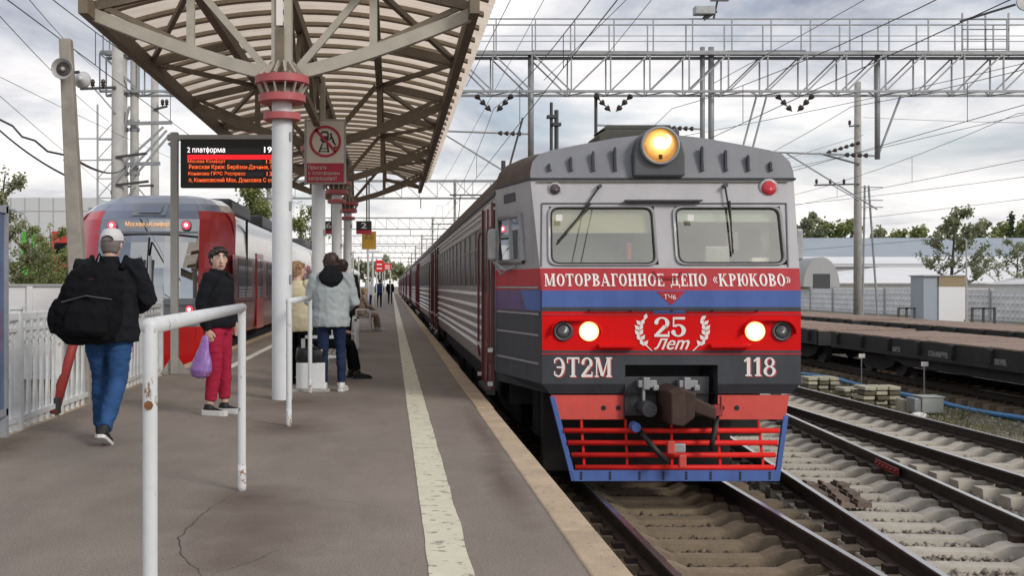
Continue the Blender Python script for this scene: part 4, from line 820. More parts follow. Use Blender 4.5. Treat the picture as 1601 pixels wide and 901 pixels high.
t = thing('yellow_warning_sign', 'small yellow warning board hanging below the number 2 sign', 'sign'); YW = 34; x0, z0 = P(566,390,YW); x1, z1 = P(588,362,YW)
MB().box(x0,x1,YW-.02,YW+.02,z0,z1).build('board', M['sign_yellow'], t, bevel=.005); MB().box((x0+x1)/2-.02,(x0+x1)/2+.02,YW-.02,YW+.02,z1,4.6).build('hanger', M['dark_beam'], t)
zc = P(0,368,YW)[1]; xc = (x0+x1)/2; MB().add([(xc-.14,YW-.024,zc-.11),(xc+.14,YW-.024,zc-.11),(xc,YW-.024,zc+.11)],[(0,1,2)]).build('warning_triangle', M['dark_beam'], t)
MB().add([(xc-.08,YW-.027,zc-.085),(xc+.08,YW-.027,zc-.085),(xc,YW-.027,zc+.055)],[(0,1,2)]).build('triangle_inset', M['sign_yellow'], t)

# ------------------------------------------------------------------ white pipe railings
D('post_white', (.62,.64,.65), .45, var=.06, scale=6, worn=(.22,.12,.06), wt=.615, wscale=14, bump=.1, bscale=40, stretch=(1,1,.5))
D('rust', (.20,.085,.03), .9, var=.4, scale=25, worn=(.05,.025,.015), wt=.55)
D('rusty_white', (.60,.61,.61), .6, var=.10, scale=20, worn=(.24,.12,.045), wt=.54, wscale=30, bump=.3)
def railing(x0, y0, x1, y1, h, label):
    t = thing('pipe_railing', label, 'railing', group='white pipe railings on the platform')
    for x, y in ((x0,y0),(x1,y1)):
        p = MB().tube([(x,y,0),(x,y,h-.02)],.026,18,caps=False).build('post', M['post_white'], t, smooth=True)
        MB().lathe([(.0275,0),(.0285,.03),(.0275,.10),(.0265,.17)],(x,y,0),'Z',18).build('rusty_foot', M['rusty_white'], p, smooth=True)
    d = Vector((x1-x0,y1-y0,0)).normalized()*.02
    MB().tube([(x0-d.x,y0-d.y,h-.027),(x1+d.x,y1+d.y,h-.027)],.030,18).build('top_rail', M['post_white'], t, smooth=True); return t
r1 = railing(-.845,3.92,-.962,7.2,1.205,'nearest white pipe railing with flaking paint in the foreground')
o = MB().lathe([(0,-.008),(.016,-.006),(.017,0),(.0,.004)],(-.845,3.92-.026,P(0,634,3.9)[1]),'Y',7).build('bolt_head', M['rust'], r1)
railing(-.962,10.5,-1.0,13.75,1.20,'second white pipe railing beside the first column')
railing(-.98,17.2,-1.0,20.4,1.20,'white pipe railing beside the second column')

# ------------------------------------------------------------------ benches and bin
D('bench_wood', (.30,.29,.27), .7, var=.15)
def bench(x, y, label):
    t = thing('bench', label, 'bench', (x,y,0), group='white framed benches under the canopy')
    for yy in (-.75,.75):
        f = MB(); 
        for xx in (-.24,.24): f.box(xx-.025,xx+.025,yy-.025,yy+.025,0,.66)
        f.box(-.265,.265,yy-.025,yy+.025,.62,.66); f.box(-.24,.24,yy-.02,yy+.02,.36,.40); f.build('end_frame', M['white_paint'], t)
    for k in range(5): MB().box(-.21+.088*k,-.14+.088*k,-.78,.78,.405,.435).build('slat', M['bench_wood'], t, bevel=.005)
bench(-.93,15.6,'white framed bench behind the standing woman in the grey jacket'); bench(-.95,22.9,'white framed bench behind the second railing'); bench(-.85,32.8,'white framed bench with the seated person in beige')
bn = thing('litter_bin', 'white concrete litter bin with black bag liner beside the railing', 'bin', (P(487,0,14.1)[0],14.1,0))
MB().box(-.18,.18,-.17,.17,.03,.36).build('bin_body', M['white_paint'], bn, bevel=.012); MB().box(-.24,.24,-.2,.2,0,.03).build('bin_base', M['concrete'], bn)
bag = MB(); rg = []
for z, k in ((.34,.96),(.42,1.04),(.50,1.05),(.535,1.0),(.52,.86)):
    rg.append([(k*.18*math.copysign(min(1,abs(math.cos(a)*1.25)),math.cos(a))+.006*math.sin(7*a+z*40), k*.17*math.copysign(min(1,abs(math.sin(a)*1.25)),math.sin(a))+.006*math.cos(9*a+z*30), z+.012*math.sin(5*a)) for a in [2*math.pi*i/28 for i in range(28)]])
bag.loft(rg, cap=False); D('bag_black', (.015,.015,.017), .25); bag.build('bin_liner', M['bag_black'], bn, smooth=True)
# ------------------------------------------------------------------ fence, leaning pipe, board and loudspeaker pole on the left
fn = thing('platform_fence', 'pale grey cast fence with flared balusters along the left platform edge', 'fence', (-3.47,0,0))
FX = 0
bal = MB(); bal.loft([[(-.012,-a,z),(.012,-a,z),(.012,a,z),(-.012,a,z)] for z,a in ((.10,.052),(.22,.046),(.45,.024),(.62,.030),(.735,.060),(.80,.024),(.90,.022))]); bme = bal.mesh(M['fence_paint'])
pk = MB().box(-.014,.014,-.022,.022,-.10,.06); pme = pk.mesh(M['fence_paint'])
rgm = MB(); n = 16
rgm.loft([[(d, r*math.cos(2*math.pi*k/n), r*math.sin(2*math.pi*k/n)) for k in range(n)] for d, r in ((-.018,.045),(-.018,.028),(.018,.028),(.018,.045))], cap=False); rme2 = rgm.mesh(M['fence_paint'])
FYS = [7.8+1.28*i for i in range(8)]
for i, y in enumerate(FYS):
    p = MB().box(-.05,.05,y-.045,y+.045,-.12,1.10).build('post', M['fence_paint'], fn, bevel=.008)
    MB().box(-.065,.065,y-.06,y+.06,1.10,1.125).build('post_cap', M['fence_paint'], p)
    if i == len(FYS)-1: break
    a, b = y+.045, y+1.28-.045
    MB().box(-.04,.04,a,b,1.0,1.07).build('top_rail', M['fence_paint'], fn, bevel=.006); MB().box(-.025,.025,a,b,.895,.93).build('middle_rail', M['fence_paint'], fn); MB().box(-.03,.03,a,b,.06,.11).build('bottom_rail', M['fence_paint'], fn)
    MB().box(-.10,.10,a-.05,b+.05,-.16,-.02).build('kerb_block', M['edge_slab'], fn)
    for k in range(6):
        yy = a+(b-a)*(k+.5)/6; o = obj('baluster', bme, fn); o.location = (0,yy,0)
        o = obj('picket', pme, fn); o.location = (0,yy,0)
        o = obj('baluster_neck', pme, fn); o.location = (0,yy,.965); o.scale = (.8,.9,.42)
        if k < 5: o = obj('ring', rme2, fn); o.location = (0,yy+(b-a)/12,.80)
t = thing('leaning_pipe', 'dark red painted pipe leaning against the pale fence', 'pipe')
a, b = P(86,644,11.55), P(121,520,11.9); MB().tube([(a[0],11.5,.01),(b[0]+.02,11.8,b[1]),(b[0]+.12,11.95,b[1]+.32)],[.058,.048,.044],14).build('pipe', M['rust_red'], t, smooth=True)
MB().lathe([(.060,0),(.060,.16)],(a[0]+.012,11.515,.008),'Z',14).build('dark_foot', M['rubber'], t)
D('board_blue', (.09,.13,.24), .35, var=.3, scale=3); D('board_frame', (.35,.38,.42), .45, .3)
t = thing('information_board', 'blue framed information board at the left end of the fence', 'board')
MB().box(-3.42,-3.36,8.75,9.72,.25,1.95).build('panel', M['board_blue'], t)
for y in (8.72,9.74): MB().box(-3.44,-3.34,y-.03,y+.03,.0,2.02).build('frame_post', M['board_frame'], t)
for z in (.22,1.98): MB().box(-3.44,-3.34,8.7,9.76,z-.03,z+.03).build('frame_bar', M['board_frame'], t)
for y0, z0, c in ((8.9,1.2,'letter_white'),(9.2,.5,'letter_white'),(9.3,.75,'sign_red')): MB().box(-3.358,-3.354,y0,y0+.3,z0,z0+.35).build('notice', M[c], t)

t = thing('loudspeaker_pole', 'leaning weathered concrete pole carrying two horn loudspeakers', 'pole'); LY = 12.8
x0, z0 = P(124,480,LY); x1, z1 = P(103,61,LY)
pb = (x0+(x1-x0)*(-1.15-z0)/(z1-z0)); m = MB(); m.loft([[(c-h,LY-h,z),(c+h,LY-h,z),(c+h,LY+h,z),(c-h,LY+h,z)] for c,z,h in ((pb,-1.2,.105),(x0,z0,.088),((x0+x1)/2,(z0+z1)/2,.078),(x1,z1,.066))]); m.build('pole_shaft', M['concrete_pole'], t, bevel=.012)
D('horn_grey', (.42,.42,.42), .4, .2); D('horn_dark', (.06,.045,.04), .5); D('horn_white', (.62,.63,.65), .4)
cx, cz = P(99,108,LY-.2)
h1 = MB().lathe([(.03,.18),(.045,.10),(.075,.02),(.115,-.03),(.122,-.035),(.115,-.028),(.07,.03),(.03,.09),(.0,.09)],(cx,LY-.22,cz),'Y',28).build('horn', M['horn_grey'], t, smooth=True)
MB().lathe([(.0,.04),(.085,.012),(.088,.02),(.0,.06)],(cx,LY-.22,cz),'Y',24).build('horn_throat', M['horn_dark'], h1, smooth=True); MB().lathe([(0,-.03),(.022,-.025),(.026,.03),(0,.05)],(cx,LY-.22,cz),'Y',14).build('horn_plug', M['horn_grey'], h1, smooth=True)
cx2, cz2 = P(126,123,LY+.1); h2 = MB().lathe([(.022,-.02),(.03,0),(.06,.05),(.085,.10),(.10,.12)],(cx2,LY+.06,cz2),'Y',24).build('horn', M['horn_white'], t, smooth=True); MB().bar((cx2-.16,LY+.05,cz2+.05),(cx2,LY+.05,cz2+.07),.03,.03).build('horn_bracket', M['dark_steel'], h2)

# ------------------------------------------------------------------ modern red and grey train on the left track
D('m_red', (.52,.022,.030), .3, var=.05, coat=.5); D('m_bright', (.72,.012,.010), .35, var=.04, coat=.4); D('m_roof', (.20,.235,.32), .35, var=.06, coat=.4, scale=1)
D('m_pink', (.56,.05,.075), .35, var=.05, coat=.4); D('m_side', (.62,.61,.60), .16, .55, var=.1, scale=2); D('m_maroon_reflection', (.22,.045,.05), .14, .25, var=.25, scale=3)  # maroon: a reflection put into the colour of the lower side
D('m_grey', (.25,.27,.30), .35, var=.08, coat=.3); D('m_glass', (.10,.12,.14), .04, spec=1.0, var=.1)
M['m_screen'] = glass('m_screen', (.07,.085,.10), .42, rough=.02)
M['m_dest'] = mat('m_dest', (.9,.5,.2), emit=(1,.50,.18), estr=.75)
lt = thing('modern_train_car', 'modern red-nosed train car with slate-blue roof dome and red marker lights', 'train car', (AXL,0,0), group='cars of the modern red train')
NY = 23.75
# nose grid: columns from the windscreen edge round the cheek to the body side; levels bottom to top
lev = [(-.75,.95,.10,1.55),(-.15,1.02,.02,1.62),(.45,1.05,0,1.68),(.95,1.07,.0,1.72),(1.05,1.075,.02,1.725),(1.7,1.085,.10,1.74),(2.25,1.08,.24,1.74),(2.76,1.06,.42,1.72),(2.95,1.0,.56,1.66),(3.12,.92,.78,1.52),(3.26,.78,1.05,1.30),(3.34,.6,1.35,1.0)]
def nose_pt(s, z, hw, sb, bw, f):      # f 0 at the windscreen edge, 1 at the body side
    return (s*1.004*(hw+(bw-hw)*(f**.85)), NY+sb+(.62+.08*max(0,z))*(f**1.4), z)
mbF = MB(); mbD = MB()
for i in range(len(lev)-1):
    a, b = lev[i], lev[i+1]; mi = 0 if a[0] < .4 else (1 if a[0] < 2.76 else 2)
    if a[0] in (.45,.95): mi = 3
    if mi == 1: continue
    nx = 6
    for k in range(nx):
        u0, u1 = -1+2*k/nx, -1+2*(k+1)/nx; bow = lambda u: .10*u*u
        (mbF if a[0] < 2.7 else mbD).add([(a[1]*u0,NY+a[2]+bow(u0)-.1,a[0]),(a[1]*u1,NY+a[2]+bow(u1)-.1,a[0]),(b[1]*u1,NY+b[2]+bow(u1)-.1,b[0]),(b[1]*u0,NY+b[2]+bow(u0)-.1,b[0])],[(0,1,2,3)],mi)
mbF.build('nose_front', [M['m_bright'],M['m_red'],M['m_roof'],M['m_grey']], lt, auto=60); mbD.build('roof_dome', [M['m_bright'],M['m_red'],M['m_roof'],M['m_grey']], lt, smooth=True)
ws = MB(); wl = [l for l in lev if 1.05 <= l[0] <= 2.76]
for i in range(len(wl)-1):
    a, b = wl[i], wl[i+1]
    for k in range(6):
        u0, u1 = -1+k/3, -1+(k+1)/3; bow = lambda u: .10*u*u
        ws.add([(a[1]*u0,NY+a[2]+bow(u0)-.1,a[0]),(a[1]*u1,NY+a[2]+bow(u1)-.1,a[0]),(b[1]*u1,NY+b[2]+bow(u1)-.1,b[0]),(b[1]*u0,NY+b[2]+bow(u0)-.1,b[0])],[(0,1,2,3)])
wso = ws.build('windscreen', M['m_screen'], lt, smooth=True)
MB().add([(-1.0,NY+.9,1.0),(1.0,NY+.9,1.0),(1.0,NY+1.1,2.9),(-1.0,NY+1.1,2.9)],[(0,1,2,3)]).add([(-1.05,NY+.05,1.0),(1.05,NY+.05,1.0),(1.0,NY+.9,1.0),(-1.0,NY+.9,1.0)],[(0,1,2,3)]).build('cab_bulkhead', M['train_dark'], lt)
for s in (-1, 1):
    ch = MB(); FS = [i/8 for i in range(9)]; fine = []
    for A, B in zip(lev, lev[1:]):
        n = max(1, int((B[0]-A[0])/.16))
        fine += [tuple(u+(v-u)*k/n for u, v in zip(A, B)) for k in range(n)]
    fine.append(lev[-1])
    for A, B in zip(fine, fine[1:]):
        z = (A[0]+B[0])/2
        for f0, f1 in zip(FS, FS[1:]):
            f = (f0+f1)/2; fm = max(0, min(1, (z-.80)/1.25)) if z < 2.3 else 1.1
            mi = 0 if z < .42 else (1 if f < fm and z < 2.93 else (2 if z > 2.9 and f < .62 else (3 if z > 1.95 or z < .8 else 4)))
            ch.add([nose_pt(s,*A,f0),nose_pt(s,*A,f1),nose_pt(s,*B,f1),nose_pt(s,*B,f0)],[(0,1,2,3)],mi)
    ch.build('cheek', [M['m_bright'],M['m_red'] if s > 0 else M['m_pink'],M['m_roof'],M['m_side'],M['m_maroon_reflection']], lt, smooth=True)
    for z, yy, r, hx in ((2.62,.33,.085,.80),(.82,.02,.075,.92)):
        o = MB().lathe([(r*1.3,.05),(r*1.3,-.02),(r,-.025)],(s*hx,NY+yy-.06,z),'Y',18).build('marker_light', M['m_grey'], lt); MB().lathe([(0,-.01),(r,-.01),(r*.7,-.03),(0,-.035)],(s*hx,NY+yy-.075,z),'Y',18).build('marker_lens', M['lamp_red'], o); MB().lathe([(0,-.036),(r*.5,-.036),(0,-.05)],(s*hx,NY+yy-.08,z),'Y',14).build('marker_core', M['led_white'], o)
hx = MB(); hx.add([(-.40,NY+.36,2.84),(.33,NY+.36,2.84),(.36,NY+.66,3.13),(-.34,NY+.66,3.13)],[(0,1,2,3)]); hz = hx.build('roof_hatch', M['m_grey'], lt)
MB().add([(-.26,NY+.385,2.90),(.22,NY+.385,2.90),(.25,NY+.585,3.08),(-.24,NY+.585,3.08)],[(0,1,2,3)]).build('hatch_glass', M['m_roof'], hz)
vs, fs = text_polys('Москва «Комфорт»'); place_polys(vs, fs, (-.50,NY+.23,2.58), (1.05,0,0), (0,.04,.12), 'destination_text', M['m_dest'], wso, (0,-.02,0))
MB().bar((-1.06,NY+.17,2.46),(1.06,NY+.17,2.46),.02,.05).build('screen_bar', M['m_grey'], lt)
MB().tube([(.0,NY-.10,1.15),(.06,NY+.02,2.35)],.022,6).build('wiper', M['black'], lt); MB().tube([(-.10,NY-.18,.8),(-.10,NY-.12,1.95)],.04,8).tube([(.10,NY-.18,.8),(.10,NY-.12,1.95)],.04,8).build('front_stanchion', M['horn_white'], lt)
MB().box(-1.02,1.02,NY-.14,NY-.10,.92,1.02).build('screen_sill', M['m_grey'], lt)
LSEC = [(1.66,.20),(1.72,.30),(1.74,1.0),(1.74,2.0),(1.72,2.55),(1.64,2.82),(1.46,2.98),(1.15,3.12),(.6,3.28),(0,3.34)]
def l_body(t, y0, y1, yr=None):
    yr = y0 if yr is None else yr
    for s in (-1, 1):
        def strip(i0, i1, nm, m, off=0): return MB().loft([[(s*(x+off),y,z) for x,z in LSEC[i0:i1+1]] for y in (y0 if i0 == 0 else yr-.25,y1)], closed=False).build(nm, M[m], t, smooth=True)
        strip(0,3,'lower_side','m_maroon_reflection'); strip(3,6,'upper_side','m_side')
        for k in range(int((y1-y0)/2.9)):
            y = y0+1.3+2.9*k
            if k % 3 == 1:
                d = MB().box(s*1.748-.012,s*1.748+.012,y,y+1.5,.22,2.15).build('door', M['m_red'], t)
                for q in (.12,.80): MB().box(s*1.762-.006,s*1.762+.006,y+q,y+q+.56,1.0,2.0).build('door_window', M['m_glass'], d)
            else:
                wn = MB().box(s*1.745-.01,s*1.745+.01,y-.4,y+2.0,1.05,1.95).build('window', M['m_glass'], t); MB().box(s*1.75-.012,s*1.75+.012,y+.78,y+.83,1.05,1.95).build('window_mullion', M['m_maroon_reflection'], wn)
        MB().tube([(s*1.73,y0+2.4,1.2),(s*1.735,y0+2.4,2.9)],.03,6).build('side_seam', M['black'], t)
    rf = [(-x,z) for x,z in LSEC[6:]]+[(x,z) for x,z in reversed(LSEC[6:-1])]
    MB().loft([[(x,y,z) for x,z in rf] for y in (yr,y1)], closed=False).build('roof', M['m_side'], t, smooth=True)
    full = [(-x,z) for x,z in LSEC]+[(x,z) for x,z in reversed(LSEC[:-1])]
    MB().add([(x,y1,z) for x,z in full],[tuple(range(len(full)))]).build('end_wall', M['m_grey'], t)
    MB().box(-1.5,1.5,y0+.3,y1-.1,-.75,.20).build('underframe', M['soot'], t); MB().box(-.6,.6,y1,y1+.5,.3,2.6).build('gangway', M['black'], t)
    for a in (y0+5,y0+12): MB().box(-1.0,1.0,a,a+4,3.2,3.62).build('roof_equipment', M['dark_steel'], t, bevel=.08)
l_body(lt, NY+.66, 48.6, NY+1.32)
c2 = None
for i, nm in enumerate(('second car of the modern red train behind its nose car','third car of the modern red train behind the columns','fourth car of the modern red train far along the platform')):
    if c2 is None: c2 = thing('modern_train_car', nm, 'train car', (AXL,49.1,0), group='cars of the modern red train'); l_body(c2, 0, 24.6)
    else: c = copy_tree(c2); c.location = (AXL,49.1+25.2*i,0); c['label'] = nm
# ------------------------------------------------------------------ overhead line gantries and wires
D('gantry', (.30,.31,.32), .55, .3, var=.2, scale=3)
GX0, GX1, ZB, ZT = -8.6, 25.0, 7.06, 8.19
def gantry(Y, label, near):
    t = thing('overhead_line_gantry', label, 'gantry', (0,Y,0), group='overhead line gantries across the tracks'); nb = 29; st = (GX1-GX0)/nb
    for yy in (0,.75):
        for z, h in ((ZB,.07),(ZT,.09)): MB().box(GX0,GX1,yy-.035,yy+.035,z-h/2,z+h/2).build('chord', M['gantry'], t)
    def put(nm, me, loc, sc=(1,1,1)): o = obj(nm, me, t); o.location = loc; o.scale = sc
    if near:
        up = MB().bar((0,0,ZB),(0,0,ZT),.04,.04,up=(0,1,0)).mesh(M['gantry']); dg = MB().bar((0,0,ZT),(st,0,ZB),.04,.04,up=(0,1,0)).mesh(M['gantry']); hp = MB().bar((0,0,ZT),(0,0,9.2),.035,.035,up=(0,1,0)).mesh(M['gantry'])
        for i in range(nb+1):
            x = GX0+st*i
            for yy in (0,.75):
                put('upright', up, (x,yy,0)); put('handrail_post', hp, (x+.1,yy,0))
                if i < nb: put('diagonal', dg, (x,yy,0) if x < 4.5 else (x+st,yy,0), (1,1,1) if x < 4.5 else (-1,1,1))
            if i < nb: MB().box(x,x+st,.1,.65,ZT+.05,ZT+.08+random.uniform(0,.03)).build('walkway_board', M['dark_steel'] if i % 3 else M['galv'], t)
        for yy in (0,.75):
            MB().tube([(GX0,yy,9.2),(GX1,yy,9.2)],.022,6).build('handrail', M['gantry'], t); MB().tube([(GX0,yy,8.7),(GX1,yy,8.7)],.012,6).build('midrail', M['gantry'], t)
        lac = MB()
        for i in range(nb*2):
            x = GX0+st*i/2; lac.bar((x,0 if i % 2 else .75,ZB),(x+st/2,.75 if i % 2 else 0,ZB),.03,.03)
        tag(lac.build('lower_lacing', M['gantry'], t), kind='stuff')
        for x, zb, zt, r in ((4.16,5.05,8.3,.09),(9.28,4.4,8.45,.075),(9.54,4.4,8.45,.09),(14.5,5.1,8.3,.08)):
            p = MB().tube([(x,.4,zb),(x,.4,zt)],r,10).build('drop_post', M['gantry'], t, smooth=True)
        MB().tube([(15.2,.4,ZB-.05),(14.5,.4,5.15)],.035,6).build('drop_strut', M['gantry'], t); MB().tube([(10.9,.4,ZB-.05),(10.2,.4,4.4)],.03,6).tube([(11.2,.4,ZB-.05),(10.5,.4,4.4)],.03,6).build('drop_strut', M['gantry'], t)
        for x in (1.1,6.1): MB().tube([(x,.4,ZB),(x,.4,5.6)],.05,8).build('drop_post', M['dark_steel'], t)
    else:
        wb = MB()
        for i in range(nb+1):
            x = GX0+st*i; wb.bar((x,0,ZB),(x,0,ZT),.04,.04,up=(0,1,0))
            if i < nb: wb.bar((x,0,ZT if x < 4.5 else ZB),(x+st,0,ZB if x < 4.5 else ZT),.04,.04,up=(0,1,0))
        tag(wb.build('truss_web', M['gantry'], t), kind='stuff')
        for x in (4.16,14.5): MB().tube([(x,.4,5.1),(x,.4,8.3)],.09,8).build('drop_post', M['gantry'], t)
        MB().box(9.0,9.4,.2,.6,GZ,8.0).build('middle_leg', M['gantry'], t)
    for x, r in ((GX0+.6,.19),(GX0+.98,.14)) if near else ((GX0+.6,.19),):
        lg = MB().tube([(x,.2,GZ),(x,.2,8.5)],[r*1.1,r*.85],14).build('leg', M['pale_pole'], t, smooth=True)
        for z in (3.4,4.6,5.9,6.15,7.0) if near else (): MB().lathe([(r*.95,z),(r*1.12,z+.01),(r*1.12,z+.10),(r*.95,z+.11)],(x,.2,0),'Z',14).build('clamp_band', M['galv'], lg)
    if near:
        for z, dx in ((6.1,1.25),(5.95,-.3),(4.9,.9),(3.55,-1.2)): MB().bar((GX0+.6,-.05,z),(GX0+.9+dx,-.1,z+.02),.09,.10).build('leg_bracket', M['steel_grey'], t)
        for a_, b_ in (((GX0+.7,4.9),(GX0+1.9,6.0)),((GX0+.9,4.7),(GX0+2.0,5.9)),((GX0+1.1,4.6),(GX0+2.1,5.8)),((GX0+.5,4.9),(GX0+.9,6.6))): MB().bar((a_[0],-.1,a_[1]),(b_[0],-.1,b_[1]),.06,.06).build('bracket_strut', M['galv'], t)
        MB().lathe([(.05,-.12),(.16,-.12),(.17,.02),(.05,.1)],(GX0+.55,-.2,4.05),'Y',16).build('alarm_horn', M['black'], t)
    MB().tube([(GX1-.6,.2,GZ),(GX1-.6,.2,8.5)],[.24,.17],14).build('leg', M['pale_pole'], t, smooth=True)
    for x in (AX1-1.1, AX3-1.0) if not near else (): MB().tube([(x,.4,ZB),(x,.4,6.4)],.03,6).build('insulator_drop', M['insulator'], t)
    return t
GL = ['nearest overhead line gantry with railed walkway spanning above the train','second overhead line gantry beyond the canopy end','third overhead line gantry along the line','fourth overhead line gantry along the line','fifth overhead line gantry in the distance','sixth overhead line gantry in the distance','farthest overhead line gantry near the vanishing point']
for i, l in enumerate(GL): g_ = gantry(33+40*i if i else 33, l, i == 0); g0 = g_ if i == 0 else g0
def insul(a, b, n, par, r=.055):
    a, b = Vector(a), Vector(b); m = MB().tube([a,b],.018,6)
    for k in range(n):
        p = a.lerp(b,(k+.5)/n); d = (b-a)/n*.36; m.tube([p-d,p-d*.2,p+d],[r,r,.02],10)
    return m.build('insulator', M['insulator'], par)
for x, z in ((1.0,ZB),(3.05,ZB),(6.6,ZB),(12.0,ZB)):
    if x in (1.0,): insul((x,.3,z-.05),(x+.15,.3,z-.75),3,g0,.08)
    else:
        insul((x-.55,.3,z-.05),(x-.08,.3,z-.55),3,g0,.085); insul((x+.55,.3,z-.05),(x+.08,.3,z-.55),3,g0,.085)
def cantilever(x, z, dx, par):
    MB().tube([(x,.4,z),(x+dx,.4,z+.12)],.028,6).build('registration_arm', M['gantry'], par); insul((x+dx*.08,.4,z+.01),(x+dx*.3,.4,z+.035),4,par,.07)
    MB().tube([(x,.4,z-1.6),(x+dx*.8,.4,z+.08)],.022,6).build('arm_stay', M['gantry'], par)
cantilever(4.16,5.85,-3.4,g0); cantilever(9.28,6.0,-3.2,g0); cantilever(14.5,5.2,-3.4,g0)
fl = MB(); fl.box(8.9,9.5,-.2,.1,9.30,9.55); b_ = fl.build('floodlight', M['galv'], g0, bevel=.03); MB().bar((9.2,0,9.2),(9.55,-.1,9.42),.12,.10).build('floodlight', M['dark_steel'], g0)
MB().box(9.35,9.9,-.25,-.1,9.68,9.98).build('floodlight', M['galv'], g0, bevel=.03); MB().tube([(9.5,0,9.2),(9.6,-.1,9.8)],.03,6).build('floodlight_bracket', M['dark_steel'], g0)
MB().tube([(16.6,-.3,9.05),(17.9,-.9,9.40)],.035,6).build('lamp_arm', M['dark_steel'], g0); MB().lathe([(0,.10),(.10,.10),(.26,-.02),(.25,-.06),(0,-.06)],(18.1,-1.0,9.44),'Y',18).build('lamp_dish', M['horn_grey'], g0)
for x in (17.3,18.0,18.7): MB().box(x-.02,x+.02,.9,.94,8.2,9.6).build('ladder_rail', M['gantry'], g0)
for z in (8.5,8.8,9.1,9.4): MB().box(17.3,18.7,.9,.93,z-.015,z+.015).build('ladder_rung', M['gantry'], g0)

def wire(label, pts, r=.011, sag=0, grp='overhead wires'):
    pts = [Vector(p) for p in pts]
    if sag:
        a, b = pts; pts = [a.lerp(b,i/24)-Vector((0,0,sag*4*(i/24)*(1-i/24))) for i in range(25)]
    tag(MB().tube(pts, r, 5).build('overhead_wire', M['wire']), label, 'wire', grp)
def catenary(ax, zc, zm, nm):
    wire('contact wire above the '+nm, [(ax,-8,zc),(ax,235,zc)], .009)
    ys = [-7]+[33+40*i for i in range(6)]; pts = []
    for a, b in zip(ys, ys[1:]):
        for i in range(13): f = i/13; pts.append((ax,a+(b-a)*f,zm-(zm-zc-.25)*4*f*(1-f)*.8))
    wire('sagging carrier wire above the '+nm, pts, .009)
    t = thing('wire_droppers', 'thin dropper wires between carrier and contact wire above the '+nm, 'wire', group='dropper wires')
    for a, b in zip(ys[:4], ys[1:5]):
        for i in range(1,6): f = i/6; y = a+(b-a)*f; MB().tube([(ax,y,zc),(ax,y,zm-(zm-zc-.25)*4*f*(1-f)*.8)],.008,4).build('dropper', M['wire'], t)
catenary(AX1,5.15,6.55,'grey and red train'); catenary(AX3,5.15,6.55,'outer straight track'); catenary(AX4,5.2,6.6,'nearer flat wagons'); catenary(AX5,5.0,6.4,'farther flat wagons'); catenary(AXL,5.2,6.6,'modern red train')
for i, (a, b, sg_) in enumerate((((1.2,-3,8.2),(1.0,33,6.4),.2),((5.0,2,11.5),(2.2,33,7.2),.1),((5.4,2,11.5),(2.9,73,7.2),.2),((9.0,4,13),(6.4,33,8.2),.2),((12,6,14),(4.5,33,7.4),.2),((19,10,13),(9.5,33,7.3),.3),((26,12,9.0),(10,40,6.6),.5),((24,14,7.6),(12,60,5.8),.4),((26,20,5.6),(16,60,5.2),.4),((27,20,5.0),(18,80,4.6),.3),((30,25,4.5),(16,70,3.1),.5),((21.5,51,9.0),(36,30,6.2),.4),((21.5,51,8.2),(12,120,7.4),.5))):
    wire(('thin cable rising steeply beside the canopy edge','thin cable rising steeply over the train roof masts','second steep cable beside the one over the roof masts','cable rising right from above the roof lamp','lower cable rising right behind the gantry walkway','long cable from the gantry middle to the top right','cable descending left of the concrete mast','cable crossing just above the concrete mast arms','nearly level cable right of the concrete mast','lower nearly level cable at the right edge','sagging cable above the warehouse roof','cable from the concrete mast top to the right edge','cable from the concrete mast back towards the train')[i], [a,b], .009, sg_, 'thin cables crossing the right-hand sky')
for i, (a, b, sg_) in enumerate(((P(0,150,20),P(330,420,75),.2),(P(0,120,22),P(420,300,70),.3),(P(0,25,14),P(170,190,33),.1),(P(30,-20,14),P(155,110,33),.1))):
    ya, yb = ((20,75),(22,70),(14,33),(14,33))[i]; wire(('long thin cable descending from the left edge to the red train','thin cable from the left edge to the tree','thin cable from the top left corner to the gantry leg','second thin cable above the loudspeaker pole top')[i], [(a[0],ya,a[1]),(b[0],yb,b[1])], .006, sg_, 'thin cables crossing the left-hand sky')
a, b, c = P(-10,182,14), P(104,243,12.9), P(128,256,13.1); wire('thick black twisted cable reaching the loudspeaker pole from the left', [(a[0],14,a[1]),(P(20,197,13.8)[0],13.8,P(20,197,13.8)[1]),(P(35,212,13.6)[0],13.6,P(35,214,13.6)[1]),(P(55,219,13.4)[0],13.4,P(55,220,13.4)[1]),(P(75,236,13.2)[0],13.2,P(75,237,13.2)[1]),(b[0],12.9,b[1])], .014, 0, 'cables at the loudspeaker pole')
a, b = P(-10,195,14), P(106,276,12.9); wire('lower black cable reaching the loudspeaker pole from the left', [(a[0],14,a[1]),(b[0],12.9,b[1])], .012, .05, 'cables at the loudspeaker pole')
a, b = P(122,252,12.9), P(195,262,33); wire('black cable running from the loudspeaker pole to the gantry leg', [(a[0],12.9,a[1]),(b[0],33,b[1])], .018, .15, 'cables at the loudspeaker pole')

